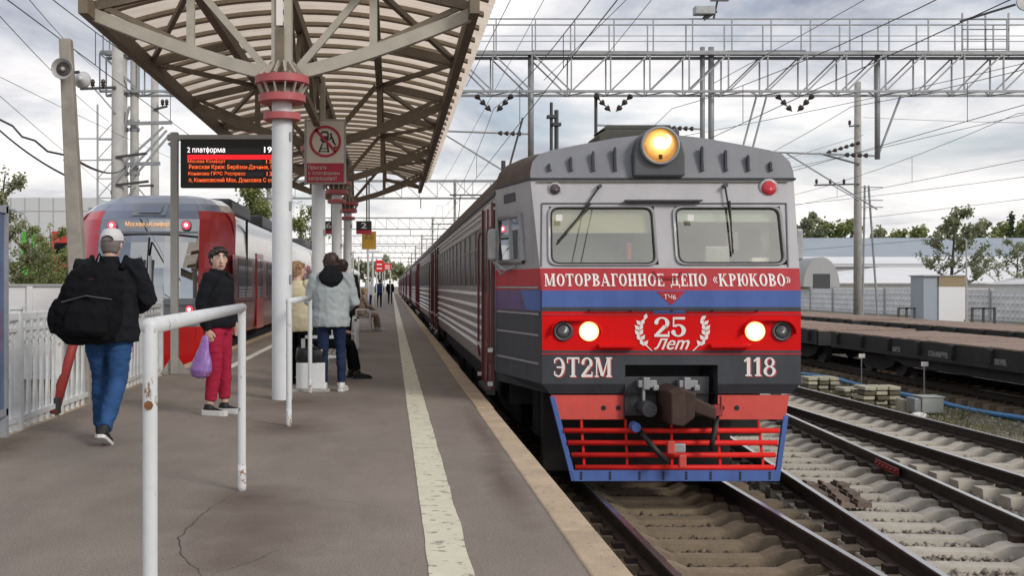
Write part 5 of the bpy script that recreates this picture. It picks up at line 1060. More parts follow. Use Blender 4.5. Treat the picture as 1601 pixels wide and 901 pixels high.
# poles on the left behind the modern train
def pole(name, label, px, ptop, Y, r, arms, m='pale_pole'):
    x, zt = P(px,ptop,Y); t = thing(name, label, 'pole', (x,Y,0)); MB().tube([(0,0,GZ),(0,0,zt)],[r*1.15,r*.85],14).build('shaft', M[m], t, smooth=True)
    for z, dx, ins, stay in arms:
        MB().bar((0,-r,z),(dx,-r-.1,z-.06 if dx < 0 else z+.1),.06,.07).build('cross_arm', M['dark_steel'], t)
        if stay: MB().bar((0,-r,z-.75),(dx*.6,-r-.05,z-.05),.04,.04).build('arm_stay', M['gantry'], t)
        for k in range(ins):
            xx = dx*(.95-.3*k); zz = z-.05 if dx < 0 else z+.08; MB().lathe([(.02,0),(.02,.06),(.07,.08),(.05,.15),(.075,.17),(.05,.26),(0,.28)],(xx,-r-.08,zz),'Z',10).build('pin_insulator', M['insulator'], t, smooth=True)
    return t
pole('line_pole', 'pale pole with sloping insulator arm left of the canopy, beside the gantry legs', 184, 40, 32.2, .19, ((7.0,-1.0,3,1),(5.0,.9,0,1),(4.2,.95,0,1),(3.2,-.8,0,0)))
pole('line_pole', 'slimmer pale pole with low insulator arm left of the display post', 242, 118, 40, .16, ((4.9,-1.0,2,1),(7.6,.5,2,0)))
D('lattice', (.40,.42,.43), .5, .3)
t = thing('lattice_mast', 'thin pale lattice mast behind the gantry legs on the left', 'mast', (P(166,0,52)[0],52,0)); zt = P(0,163,52)[1]
for sx in (-.4,.4): MB().box(sx-.04,sx+.04,-.04,.04,GZ,zt).build('mast_leg', M['lattice'], t)
z = 0
while z < zt-.8:
    MB().bar((-.4,0,z),(.4,0,z),.05,.05).build('mast_rung', M['lattice'], t); MB().bar((-.4,0,z),(.4,0,z+.9),.04,.04).build('mast_diagonal', M['lattice'], t); z += .9
for zz in (zt-1.6,zt-2.6): MB().bar((-2.0,0,zz),(.4,0,zz),.06,.06).build('mast_arm', M['lattice'], t)
# concrete mast on the right and its slim neighbour
cp = pole('catenary_mast', 'tall concrete mast with insulator arms behind the flat wagons', 1341, 128, 51.6, .17, ((6.0,-2.1,3,1),(8.7,-.5,1,0)), 'concrete')
MB().bar((0,-.2,6.9),(-1.9,-.3,7.4),.07,.07).build('cantilever_arm', M['dark_steel'], cp); insul((0,-.25,7.9),(-1.6,-.3,7.4),6,cp,.09)
x, zt = P(1354,290,56); t = thing('lattice_mast', 'slim two-legged grey mast leaning beside the tall concrete mast', 'mast', (x,56,0))
for dx in (-.2,.42): MB().tube([(dx+(.25 if dx > 0 else 0),0,GZ),(dx*.3,0,zt)],.055,8).build('mast_leg', M['gantry'], t)
for zz in (zt-.1,zt-.75,zt-1.1): MB().bar((-.3,-.1,zz),(.8,-.1,zz),.06,.05).build('cross_arm', M['gantry'], t)

# ------------------------------------------------------------------ flat wagons
D('deck_wood', (.31,.225,.18), .9, var=.25, scale=3, stretch=(1,6,1), bump=.4, bscale=12, worn=(.13,.09,.07), wt=.56)
D('wagon_black', (.020,.019,.020), .7, var=.35, scale=2, worn=(.08,.07,.065), wt=.66, wscale=5)
D('stencil', (.22,.22,.23), .8, worn=(.03,.03,.03), wt=.52, wscale=16)
WL = 13.4
def wagon():
    t = thing('flat_wagon', 'x', 'wagon', group='flat wagons on the sidings')
    for k in range(45):
        MB().box(-1.40,1.40,k*WL/45+.01,(k+1)*WL/45-.008,.0,.05+random.uniform(-.006,.012)).build('deck_plank', M['deck_wood'], t)
    for s in (-1, 1):
        MB().box(s*1.42-.04,s*1.42+.04,0,WL,-.38,.03).build('side_sill', M['wagon_black'], t)
        for k in range(9):
            y = .5+k*1.55; MB().box(s*1.49-.05,s*1.49+.05,y-.09,y+.09,-.26,.02).build('stake_pocket', M['wagon_black'], t, bevel=.012)
        for k, wd in ((2,.7),(4.6,.5),(6.9,.9),(9.2,.4)): MB().box(s*1.462-.001,s*1.462+.003,k,k+wd,-.28,-.16).build('stencil_mark', M['stencil'], t)
    for y in (.0,WL): MB().box(-1.40,1.40,y-.05,y+.05,-.40,.0).build('end_sill', M['wagon_black'], t)
    MB().box(-.3,.3,.5,WL-.5,-.62,-.02).build('centre_sill', M['wagon_black'], t)
    MB().prism([(2.6,-.36),(WL-2.6,-.36),(WL-4.2,-.62),(4.2,-.62)],-1.30,-1.20,'YZ').build('truss_sill', M['wagon_black'], t)
    for c in (2.0,WL-2.0):
        b = MB().prism([(c-1.15,-.48),(c+1.15,-.48),(c+.9,-.70),(c+.35,-.84),(c-.35,-.84),(c-.9,-.70)],-1.05,-.92,'YZ').prism([(c-1.15,-.48),(c+1.15,-.48),(c+.9,-.70),(c+.35,-.84),(c-.35,-.84),(c-.9,-.70)],.92,1.05,'YZ').box(-1.0,1.0,c-.2,c+.2,-.75,-.4).build('bogie', M['wagon_black'], t)
        for yy in (c-.92,c+.92):
            MB().tube([(-.8,yy,-.53),(.8,yy,-.53)],.07,8).lathe([(.1,-.87),(.40,-.87),(.40,-.74),(.44,-.73),(.44,-.72),(.1,-.72)],(0,yy,-.54),'X',20).lathe([(.1,.72),(.44,.72),(.44,.73),(.40,.74),(.40,.87),(.1,.87)],(0,yy,-.54),'X',20).build('wheelset', M['dark_steel'], b)
    for y, d in ((0,-1),(WL,1)): MB().box(-.12,.12,min(y,y+d*.45),max(y,y+d*.45),-.42,-.16).build('coupler', M['wagon_black'], t)
    return t
wg = wagon(); spots = [(AX4,17.4,'nearest flat wagon with brown plank deck on the near siding'),(AX4,31.9,'flat wagon half hidden behind the train on the near siding'),(AX5,27.0,'flat wagon on the far siding nearest the right edge'),(AX5,41.5,'flat wagon on the far siding behind the train')]
for i, (x, y, l) in enumerate(spots): o = wg if i == 0 else copy_tree(wg); o.location = (x,y,.02); o['label'] = l

# ------------------------------------------------------------------ trackside bits on the right
D('pipe_blue', (.05,.22,.48), .4, var=.1); D('pad_pale', (.42,.40,.30), .8, var=.2, bump=.2); D('pad_dark', (.12,.105,.07), .9); D('box_grey', (.36,.38,.36), .6, var=.1)
tag(MB().tube([(11.9+.06*math.sin(y*.7)+.03*math.sin(y*1.9),y,GZ+.07+.02*math.sin(y*1.3)) for y in np.arange(14,60,.5)],.055,10).build('blue_pipe', M['pipe_blue'], smooth=True), 'long blue plastic pipe lying on the ground beside the wagons', 'pipe')
def pad_stack(px0, px1, py, Y, rows, label):
    x0, x1 = (px0-612)*Y/FPX, (px1-612)*Y/FPX; t = thing('pad_stack', label, 'stack', ((x0+x1)/2,Y,GZ), group='stacks of sleeper blocks by the outer track'); wd = (x1-x0)/2
    for r in range(rows):
        n = 3
        for k in range(n):
            xx = -wd+2*wd*(k+.5)/n; MB().box(xx-wd/n*.86,xx+wd/n*.86,-.28+random.uniform(-.05,.05),.28,.01+r*.10,.085+r*.10).build('block', M['pad_pale'] if (r+k) % 2 == 0 or r == rows-1 else M['pad_dark'], t, bevel=.012)
pad_stack(1256,1306,606,27.2,4,'low stack of pale sleeper blocks nearest the train'); pad_stack(1312,1346,618,25.4,3,'small middle stack of pale sleeper blocks'); pad_stack(1341,1402,632,23.6,5,'largest stack of pale sleeper blocks by the rail')
D('plate_rust', (.20,.145,.115), .8, .2, var=.3, scale=8, rnd=.2)
t = thing('tie_plate_pile', 'pile of small rusty tie plates laid between the crossover rails', 'pile', (5.02,13.3,GZ))
for i in range(5):
    for j in range(4):
        MB().box(-.36+.19*j+.06*i,-.36+.19*j+.06*i+.16,-.75+.30*i,-.75+.30*i+.20,.10,.135+.02*((i+j)%2)).box(-.34+.19*j+.06*i,-.31+.19*j+.06*i,-.72+.30*i,-.58+.30*i,.13,.18).build('tie_plate', M['plate_rust'], t)
t = thing('rail_joint', 'dark red painted joint bar bolted to the crossover rail', 'joint bar', (5.12+.798+.095*5.4-.045,14.4,RZ-.085), -math.atan(.095)); MB().box(-.02,.0,-.42,.42,-.055,.045).build('joint_bar', M['rust_red'], t, bevel=.006)
for k in range(6): MB().lathe([(0,-.05),(.02,-.05),(.02,-.02)],(0,-.35+.14*k,0),'X',8).build('bolt', M['rust_red'], t)
x, _ = P(1415,0,22.9); t = thing('concrete_block', 'small cream block between the block stack and the grey box', 'block', (x,22.9,GZ)); MB().prism([(-.14,0),(.14,0),(.13,.26),(-.02,.24),(-.10,.31),(-.14,.28)],-.14,.14).build('block_body', M['pad_pale'], t, bevel=.02)
x, _ = P(1447,0,22.5); t = thing('equipment_box', 'grey metal trackside equipment box beside the blue pipe', 'box', (x,22.5,GZ)); MB().box(-.16,.27,-.2,.2,.05,.36).build('box_body', M['box_grey'], t, bevel=.012); MB().box(-.30,-.16,-.17,.2,.05,.34).build('side_unit', M['steel_grey'], t, bevel=.01); MB().box(-.18,.29,-.22,.22,.36,.385).build('lid', M['box_grey'], t, bevel=.006); MB().box(-.25,.25,-.15,.15,-.05,.05).build('plinth', M['rubber'], t)
x, _ = P(1424,0,22.2); rg = []
m = MB(); m.loft([[((.16+.03*math.sin(3*a+k))*s*math.cos(a)*1.2,(.12+.03*math.cos(4*a))*s*math.sin(a),z) for a in [2*math.pi*i/14 for i in range(14)]] for k,(s,z) in enumerate(((1,0),(.95,.05),(.6,.10),(.15,.12)))]); o = m.build('crumpled_sheet', M['letter_white'], smooth=True); o.location = (x,21.9,GZ); tag(o, 'crumpled white sheet lying before the grey box', 'rag')
for px, py, Y, l in ((1347,558,27.5,'small white plate on a thin post beside the largest block stack'),(1445,571,24.5,'small white plate on a thin post behind the grey box')):
    x, z = P(px,py,Y); t = thing('marker_post', l, 'marker', (x,Y,0)); MB().tube([(0,0,GZ),(0,0,z)],.016,6).build('post', M['galv'], t); MB().box(-.075,.075,-.03,-.015,z-.03,z+.07).build('plate', M['letter_white'], t)

def grass(label, n, xr, yr, h):
    x = RNG.uniform(*xr,n); y = RNG.uniform(*yr,n); k = [i for i in range(n) if mnoise.noise((x[i]*.9,y[i]*.6,4)) > -.05]; m = MB()
    for i in k:
        a = random.uniform(0,6.28); hh = h*random.uniform(.4,1.2); dx, dy = math.cos(a)*.012, math.sin(a)*.012; lx, ly = random.uniform(-.06,.06), random.uniform(-.06,.06)
        m.v += [(x[i]-dx,y[i]-dy,GZ),(x[i]+dx,y[i]+dy,GZ),(x[i]+lx,y[i]+ly,GZ+hh)]; j = len(m.v); m.f.append((j-3,j-2,j-1)); m.m.append(0)
    tag(m.build('grass', M['grass_dry']), label, 'grass', kind='stuff')
M['grass_dry'] = stone_mat('grass_dry', (.10,.11,.04), (.32,.28,.15))
grass('dry spring grass along the blue pipe', 9000, (10.0,12.9), (12,34), .13)
grass('dry grass and weeds between the two wagon sidings', 5000, (14.6,17.6), (18,44), .16)
# ------------------------------------------------------------------ right background: concrete fence, cabins, sheds
D('panel_conc', (.68,.69,.70), .85, var=.12, scale=1, bump=.1, rnd=.05); D('shed_white', (.74,.74,.74), .6, var=.06, scale=.3); D('shed_wall', (.38,.38,.38), .8, var=.1); D('shed_blue', (.31,.35,.395), .5, var=.06, scale=.3); D('cabin_tan', (.30,.23,.13), .7)
pf = thing('concrete_fence', 'long pale concrete panel fence with raised diamond pattern behind the wagons', 'fence', (45,0,GZ))
pm = MB().box(-.06,.06,.06,5.94,0,2.30)
for r in range(4):
    for c in range(9):
        yc, zc = .45+.625*c+.05, .36+.5*r; d = .24
        pm.add([(-.06,yc-.29,zc),(-.06,yc,zc-d),(-.06,yc+.29,zc),(-.06,yc,zc+d),(-.15,yc,zc)],[(0,1,4),(1,2,4),(2,3,4),(3,0,4)])
pme_ = pm.mesh(M['panel_conc'])
for k in range(22):
    o = obj('fence_panel', pme_, pf); o.location = (random.uniform(-.03,.03),60+6*k,random.uniform(-.06,.04))
    MB().box(-.14,.10,60+6*k-.12,60+6*k+.12,0,2.42).build('fence_post', M['shed_wall'], pf)
def shed(label, X0, X1, Y0, Y1, zw, zr, rm, wm='shed_wall', ridge='Y', name='shed'):
    t = thing(name, label, 'building'); 
    if ridge == 'Y':
        mx = (X0+X1)/2; MB().prism([(X0,GZ),(X1,GZ),(X1,zw),(mx,zr-.15),(X0,zw)],Y0,Y1).build('walls', M[wm], t)
        MB().add([(X0-.5,Y0-.5,zw-.15),(mx,Y0-.5,zr),(X1+.5,Y0-.5,zw-.15),(X0-.5,Y1+.5,zw-.15),(mx,Y1+.5,zr),(X1+.5,Y1+.5,zw-.15)],[(0,1,4,3),(1,2,5,4)]).build('roof', M[rm], t)
    else:
        my = (Y0+Y1)/2; MB().prism([(Y0,GZ),(Y1,GZ),(Y1,zw),(my,zr-.15),(Y0,zw)],X0,X1,'YZ').build('walls', M[wm], t)
        MB().add([(X0-.5,Y0-.5,zw-.15),(X0-.5,my,zr),(X0-.5,Y1+.5,zw-.15),(X1+.5,Y0-.5,zw-.15),(X1+.5,my,zr),(X1+.5,Y1+.5,zw-.15)],[(0,1,4,3),(1,2,5,4)]).build('roof', M[rm], t)
    return t
t = thing('shed', 'low white hip-roofed shed behind the concrete fence', 'building'); MB().box(47,115,126,158,GZ,1.66).build('walls', M['shed_white'], t)
MB().add([(46.4,125.4,1.62),(116,125.4,1.62),(116,158.6,1.62),(46.4,158.6,1.62),(62,142,3.7),(116,142,3.7)],[(0,1,5,4),(3,4,5,2),(0,4,3)]).build('roof', M['shed_white'], t); MB().box(46.4,116,125.35,125.45,1.50,1.60).build('gutter', M['shed_wall'], t)
shed('white gabled shed at the right edge behind the fence', 49.5,66,76,92,1.6,3.4,'shed_white',wm='shed_white')
shed('long pale-roofed shed behind the white-roofed shed', 66,150,172,190,4.4,6.0,'shed_white',ridge='X')
shed('very long blue-grey roofed warehouse farthest back', 60,190,190,225,5.2,10.2,'shed_blue',wm='shed_blue',ridge='X',name='warehouse')
t = thing('arched_shelter', 'grey rounded shelter end beside the train mirror', 'shelter', (0,0,0)); Y = 120; x0, x1 = P(1256,0,Y)[0], P(1313,0,Y)[0]; r = (x1-x0)/2
MB().prism([((x0+x1)/2+r*math.cos(R(a)),1.2+(P(0,402,Y)[1]-1.2)*math.sin(R(a))) for a in range(0,181,12)],Y,Y+14).build('vault', M['shed_wall'], t, auto=30); MB().box((x0+x1)/2-.9,(x0+x1)/2+.9,Y-.05,Y,1.0,2.6).build('doorway', M['dark_steel'], t)
t = thing('cabin', 'small white and tan cabin with blue-grey side in front of the fence', 'cabin'); Y = 80; x0, x1, x2 = P(1444,0,Y)[0], P(1467,0,Y)[0], P(1508,0,Y)[0]; zt = P(0,432,Y)[1]
MB().box(x0,x1,Y,Y+2,GZ,zt).build('side_unit', M['shed_blue'], t); MB().box(x1,x2,Y-.1,Y+2,GZ,zt-.75).build('front', M['shed_white'], t); MB().box(x1,x2,Y-.12,Y+2,zt-.75,zt).build('fascia', M['cabin_tan'], t); MB().box(x0-.1,x2+.1,Y-.2,Y+2.1,zt,zt+.08).build('roof', M['shed_wall'], t)
t = thing('metal_frames', 'dark metal gate frames standing before the cabin', 'frame')
for a, b in ((1405,1430),(1520,1555)):
    Y = 74; x0, x1 = P(a,0,Y)[0], P(b,0,Y)[0]; z = P(0,481,Y)[1]
    for x in (x0,(x0+x1)/2,x1): MB().box(x-.07,x+.07,Y-.05,Y+.05,GZ,z).build('frame_post', M['dark_steel'], t)
    MB().box(x0,x1,Y-.05,Y+.05,z-.12,z).build('frame_bar', M['dark_steel'], t)
x, z = P(1511,375,76); t = thing('light_pole', 'slim pale light pole right of the cabin', 'pole', (x,76,0)); MB().tube([(0,0,GZ),(0,0,z)],[.07,.05],8).build('shaft', M['pale_pole'], t); MB().box(-.12,.12,-.12,.12,GZ,GZ+.3).build('base', M['concrete'], t)

# ------------------------------------------------------------------ left background
D('hall_white', (.55,.56,.57), .6, var=.05, scale=.2); D('hall_green', (.10,.42,.06), .5); D('hall_red', (.50,.04,.04), .5)
t = thing('trade_hall', 'white panelled hall with green and red window surrounds on the left', 'building'); Y = 82
x0, z0 = P(-160,0,Y)[0], P(0,309,Y)[1]; x1 = P(150,0,Y)[0]; w_ = MB().box(x0,x1,Y,Y+25,GZ,z0).build('wall', M['hall_white'], t)
for k in range(14): xx = x0+(x1-x0)*k/14; MB().box(xx-.03,xx+.03,Y-.03,Y,GZ,z0).build('panel_joint', M['shed_wall'], w_)
for py in (330,): zz = P(0,py,Y)[1]; MB().box(x0,x1,Y-.025,Y,zz-.03,zz+.03).build('panel_joint', M['shed_wall'], w_)
for a, b, c, d, m in ((34,56,362,430,'hall_green'),(82,112,362,452,'hall_red'),(-30,-6,362,430,'hall_green')):
    p, q_ = P(a,d,Y), P(b,c,Y); s_ = MB().box(p[0],q_[0],Y-.15,Y,p[1],q_[1]).build('window_surround', M[m], t); p, q_ = P(a+4,400,Y), P(b-4,380,Y); MB().box(p[0],q_[0],Y-.18,Y-.14,p[1],q_[1]).build('window', M['glass_dark'], s_)
t = thing('white_wall', 'low white concrete wall beyond the left track', 'wall'); MB().box(-26,-8.6,31,31.3,GZ,1.30).build('wall_body', M['shed_white'], t); MB().box(-26.1,-8.5,30.95,31.35,1.30,1.37).build('coping', M['shed_wall'], t)
for k in range(9): MB().box(-26+2*k-.08,-26+2*k+.08,30.93,31.0,GZ,1.30).build('pier', M['shed_white'], t)
x, z = P(47,340,60); t = thing('light_pole', 'thin grey street lamp before the white hall', 'pole', (x,60,0)); MB().tube([(0,0,GZ),(0,0,z-.4),(-.3,0,z+.2),(-.9,0,z+.4)],[.10,.07,.05,.04],8).build('shaft', M['galv'], t); MB().box(-1.3,-.8,-.1,.1,z+.36,z+.45).build('lamp_head', M['galv'], t)

# far platform furniture
D('far_white', (.60,.60,.60), .6)
for i, (x, y, h) in enumerate(((-1.0,48,3.0),(-1.0,60,3.1),(-1.0,76,3.2),(-1.0,96,3.2),(-2.2,52,3.2))):
    t = thing('platform_lamp_post', ('first','second','third','fourth','left-hand')[i]+' thin white lamp post beyond the canopy end', 'lamp post', (x,y,0), group='white posts beyond the canopy'); MB().tube([(0,0,0),(0,0,h)],.05,8).build('shaft', M['far_white'], t); MB().box(-.35,.35,-.06,.06,h,h+.08).build('lamp_head', M['far_white'], t)
for px0, px1, py0, py1, Y, l in ((587,600,407,425,66,'red information board far along the platform'),(600,612,412,422,72,'smaller red board beside the far red board')):
    a, b = P(px0,py1,Y), P(px1,py0,Y); t = thing('red_board', l, 'board'); MB().box(a[0],b[0],Y-.1,Y,a[1],b[1]).build('panel', M['m_bright'], t)
    for k in range(2): zz = a[1]+(b[1]-a[1])*(.3+.35*k); MB().box(a[0]+.08,b[0]-.1,Y-.106,Y-.1,zz-.06,zz+.03).build('print_line', M['letter_white'], t)
    for x in (a[0]+.06,b[0]-.06): MB().box(x-.03,x+.03,Y-.05,Y,0,a[1]).build('post', M['far_white'], t)

# ------------------------------------------------------------------ trees
def leaf_mat(name, c0, c1):
    m = bpy.data.materials.new(name); m.use_nodes = True; N, L = m.node_tree.nodes, m.node_tree.links; b = N['Principled BSDF']; b.inputs['Roughness'].default_value = .6; out = N['Material Output']
    g = N.new('ShaderNodeNewGeometry'); r = N.new('ShaderNodeValToRGB'); e = r.color_ramp.elements; e[0].color = (*c0,1); e[1].color = (*c1,1); L.new(g.outputs['Random Per Island'], r.inputs[0]); L.new(r.outputs[0], b.inputs['Base Color'])
    t = N.new('ShaderNodeBsdfTranslucent'); L.new(r.outputs[0], t.inputs[0]); x = N.new('ShaderNodeMixShader'); x.inputs[0].default_value = .3; L.new(b.outputs[0], x.inputs[1]); L.new(t.outputs[0], x.inputs[2]); L.new(x.outputs[0], out.inputs[0]); return m
M['leaf_spring'] = leaf_mat('leaf_spring', (.13,.165,.045), (.33,.36,.13)); M['leaf_dark'] = leaf_mat('leaf_dark', (.03,.05,.022), (.09,.12,.05)); M['leaf_pale'] = leaf_mat('leaf_pale', (.18,.20,.10), (.38,.39,.22)); D('bark', (.085,.065,.05), .9, var=.3)
def tree(label, x, y, h, wd, leaves, size, lm, spread=1.0, cat='tree', nm='tree', base=GZ, kind=0):
    t = thing(nm, label, cat, (x,y,base)); H = h-base; br = []; tips = []
    tr = MB(); tr.tube([(0,0,0),(.03*H*random.uniform(-1,1),0,H*.35),(.04*H*random.uniform(-1,1),0,H*.7),(0,0,H*.97)],[H*.022,H*.016,H*.009,H*.003],8)
    nb = 9 if kind == 0 else 26
    for i in range(nb):
        f = (.22 if kind == 0 else .08)+.72*i/nb; a = i*2.4+random.uniform(-.4,.4); ln = wd*(.55+.6*math.sin(math.pi*min(1,f+.1)))*random.uniform(.75,1.1) if kind == 0 else wd*(1.02-f)
        p0 = Vector((0,0,H*f)); p2 = p0+Vector((math.cos(a)*ln,math.sin(a)*ln,ln*(random.uniform(.45,.95) if kind == 0 else -.15))); p1 = p0.lerp(p2,.5)+Vector((0,0,-.06*ln))
        tr.tube([p0,p1,p2],[H*.008,H*.005,H*.002],5); br.append((p0,p1,p2))
        for j in range(4 if kind == 0 else 0):
            s0 = p0.lerp(p2,random.uniform(.35,.9)); s1 = s0+Vector((random.uniform(-1,1),random.uniform(-1,1),random.uniform(.1,1))).normalized()*ln*.45; tr.tube([s0,s1],[H*.003,H*.001],4); br.append((s0,s0.lerp(s1,.5),s1))
    br.append((Vector((0,0,H*.7)),Vector((0,0,H*.85)),Vector((0,0,H))))
    tr.build('trunk', M['bark'], t, smooth=True)
    n = int(leaves*1.8); size = size*.85; idx = RNG.integers(0,len(br),n); f = RNG.uniform(.25,1.08,n); A = np.array([[*b[0]] for b in br]); C = np.array([[*b[2]] for b in br]); c = A[idx]*(1-f[:,None])+C[idx]*f[:,None]
    cl = RNG.normal(0,wd*.10*spread,(n//12+1,3)); c = c+cl[RNG.integers(0,len(cl),n)]*.6+RNG.normal(0,wd*.055*spread,(n,3))
    u = RNG.normal(0,1,(n,3)); u /= np.linalg.norm(u,axis=1)[:,None]; v = np.cross(u,RNG.normal(0,1,(n,3))); v /= np.linalg.norm(v,axis=1)[:,None]; s = size*RNG.uniform(.6,1.3,n)[:,None]
    vs = np.stack([c-u*s,c+v*s*.6,c+u*s,c-v*s*.6],1).reshape(-1,3); fs = np.arange(4*n).reshape(-1,4)
    m = bpy.data.meshes.new('mesh'); m.from_pydata(vs.tolist(),[],fs.tolist()); m.materials.append(lm); obj('crown', m, t); return t
M['leaf_mid'] = leaf_mat('leaf_mid', (.15,.17,.09), (.32,.34,.20)); LS, LD, LP = M['leaf_spring'], M['leaf_mid'], M['leaf_pale']
tree('leafy tree behind the modern train seen under the departure board', *[P(392,0,72)[0],72], P(0,268,72)[1], 2.6, 4200, .13, LS)
tree('smaller leafy tree right of the first column behind the modern train', P(472,0,80)[0], 80, P(0,322,80)[1], 1.9, 2200, .13, LS)
tree('thin spring tree at the left edge behind the fence', P(8,0,36)[0], 36, P(0,262,36)[1], 1.0, 1500, .07, LP)
tree('spring tree half hiding the hall beside the loudspeaker pole', P(78,0,50)[0], 50, P(0,352,50)[1], 1.1, 1500, .08, LS)
tree('young spring tree left of the hall window', P(40,0,46)[0], 46, P(0,345,46)[1], 1.0, 1100, .07, LS)
for i, (px, Y, pt, wd) in enumerate(((60,40,392,.8),(84,42,400,.9),(30,38,402,.8),(104,44,404,.8))): tree(('bushy shrub below the green window','rounded shrub below the red window','low shrub behind the fence at the left edge','shrub beside the loudspeaker pole')[i], P(px,0,Y)[0], Y, P(0,pt,Y)[1], wd, 1500, .06, LS, 1.6, 'shrub', 'shrub')
far = [(1262,215,343,4.2,LD),(1288,240,352,5,LS),(1312,235,348,5,LS),(1372,230,358,4,LP),(1398,240,362,4,LS),(1432,235,362,5,LS),(1528,245,352,4.5,LP),(1556,240,360,4,LS),(1598,235,345,5,LS)]
for i, (px, Y, pt, wd, lm) in enumerate(far): tree(('first','second','third','fourth','fifth','sixth','seventh','eighth','ninth')[i]+' from the left of the trees behind the far warehouse roof', P(px,0,Y)[0], Y, P(0,pt,Y)[1], wd, 1500, .5, lm).__setitem__('group','trees behind the warehouse')
tree('open-branched tree in front of the blue-grey warehouse', P(1492,0,105)[0], 105, P(0,328,105)[1], 3.0, 1700, .20, LD, .8); tree('half-bare tree at the right edge above the white shed', P(1592,0,92)[0], 92, P(0,382,92)[1], 2.2, 700, .16, LD, .8)
tree('dark pointed spruce behind the warehouse', P(1582,0,210)[0], 210, P(0,338,210)[1], 3.6, 2600, .45, M['leaf_dark'], .7, kind=1)
for i, (x, y, h, wd) in enumerate(((-6,330,13,9),(4,350,10,9),(14,340,12,9),(22,360,11,9),(-16,350,14,9),(30,330,10,8))): tree(('first','second','third','fourth','fifth','sixth')[i]+' tree of the distant clump at the end of the line', x, y, h*.55, wd*.6, 900, .7, LP).__setitem__('group','distant trees at the end of the line')
# ------------------------------------------------------------------ people
def loft_part(rings, side=(1,0,0), n=14):            # rings: [(centre, half width, half depth)]
    pts = [Vector(r[0]) for r in rings]; out = []; side = Vector(side)
    for i, r in enumerate(rings):
        t = (pts[min(i+1,len(pts)-1)]-pts[max(i-1,0)]).normalized(); u = (side-t*side.dot(t))
        u = u.normalized() if u.length > .05 else Vector((0,1,0)); v = t.cross(u)
        out.append([pts[i]+u*r[1]*math.cos(2*math.pi*k/n)+v*r[2]*math.sin(2*math.pi*k/n) for k in range(n)])
    return out
def organic(name, parts, m, parent, voxel=.010, smooth=4, fold=0, fs=(9,9,5), n=14):
    mb = MB()
    for p in parts:
        rings = loft_part(p[0], p[1] if len(p) > 1 else (1,0,0), n); mb.loft(rings)
    o = obj(name, mb.mesh(m)); md = o.modifiers.new('r','REMESH'); md.mode = 'VOXEL'; md.voxel_size = voxel; s_ = o.modifiers.new('s','SMOOTH'); s_.iterations = smooth; s_.factor = .5
    me = bpy.data.meshes.new_from_object(o.evaluated_get(bpy.context.evaluated_depsgraph_get())); o.modifiers.clear(); o.data = me; me.materials.clear(); me.materials.append(m)
    if fold:
        me.calc_normals_split() if hasattr(me,'calc_normals_split') else None
        co = [v.co.copy() for v in me.vertices]; no = [v.normal.copy() for v in me.vertices]
        for v, c, q in zip(me.vertices, co, no): v.co = c+q*fold*(.45-1.5*abs(mnoise.noise((c.x*fs[0]+c.z*3,c.y*fs[1],c.z*fs[2]+c.x*4)))+.5*mnoise.noise((c.x*fs[0]*2.3+5,c.y*fs[1]*2.3,c.z*fs[2]*2.6)))
    me.shade_smooth(); o.parent = parent; return o
def ell(c, rx, ry, rz, n=7): return [[(Vector(c)+Vector((0,0,rz*math.sin(a))), max(.003,rx*math.cos(a)), max(.003,ry*math.cos(a))) for a in [-math.pi/2*.97+math.pi*.97*i/(n-1) for i in range(n)]]]
D('skin', (.62,.40,.31), .5, var=.06); D('lips', (.33,.09,.08), .45); D('eye_dark', (.03,.02,.018), .3); D('eye_white', (.6,.58,.55), .3)
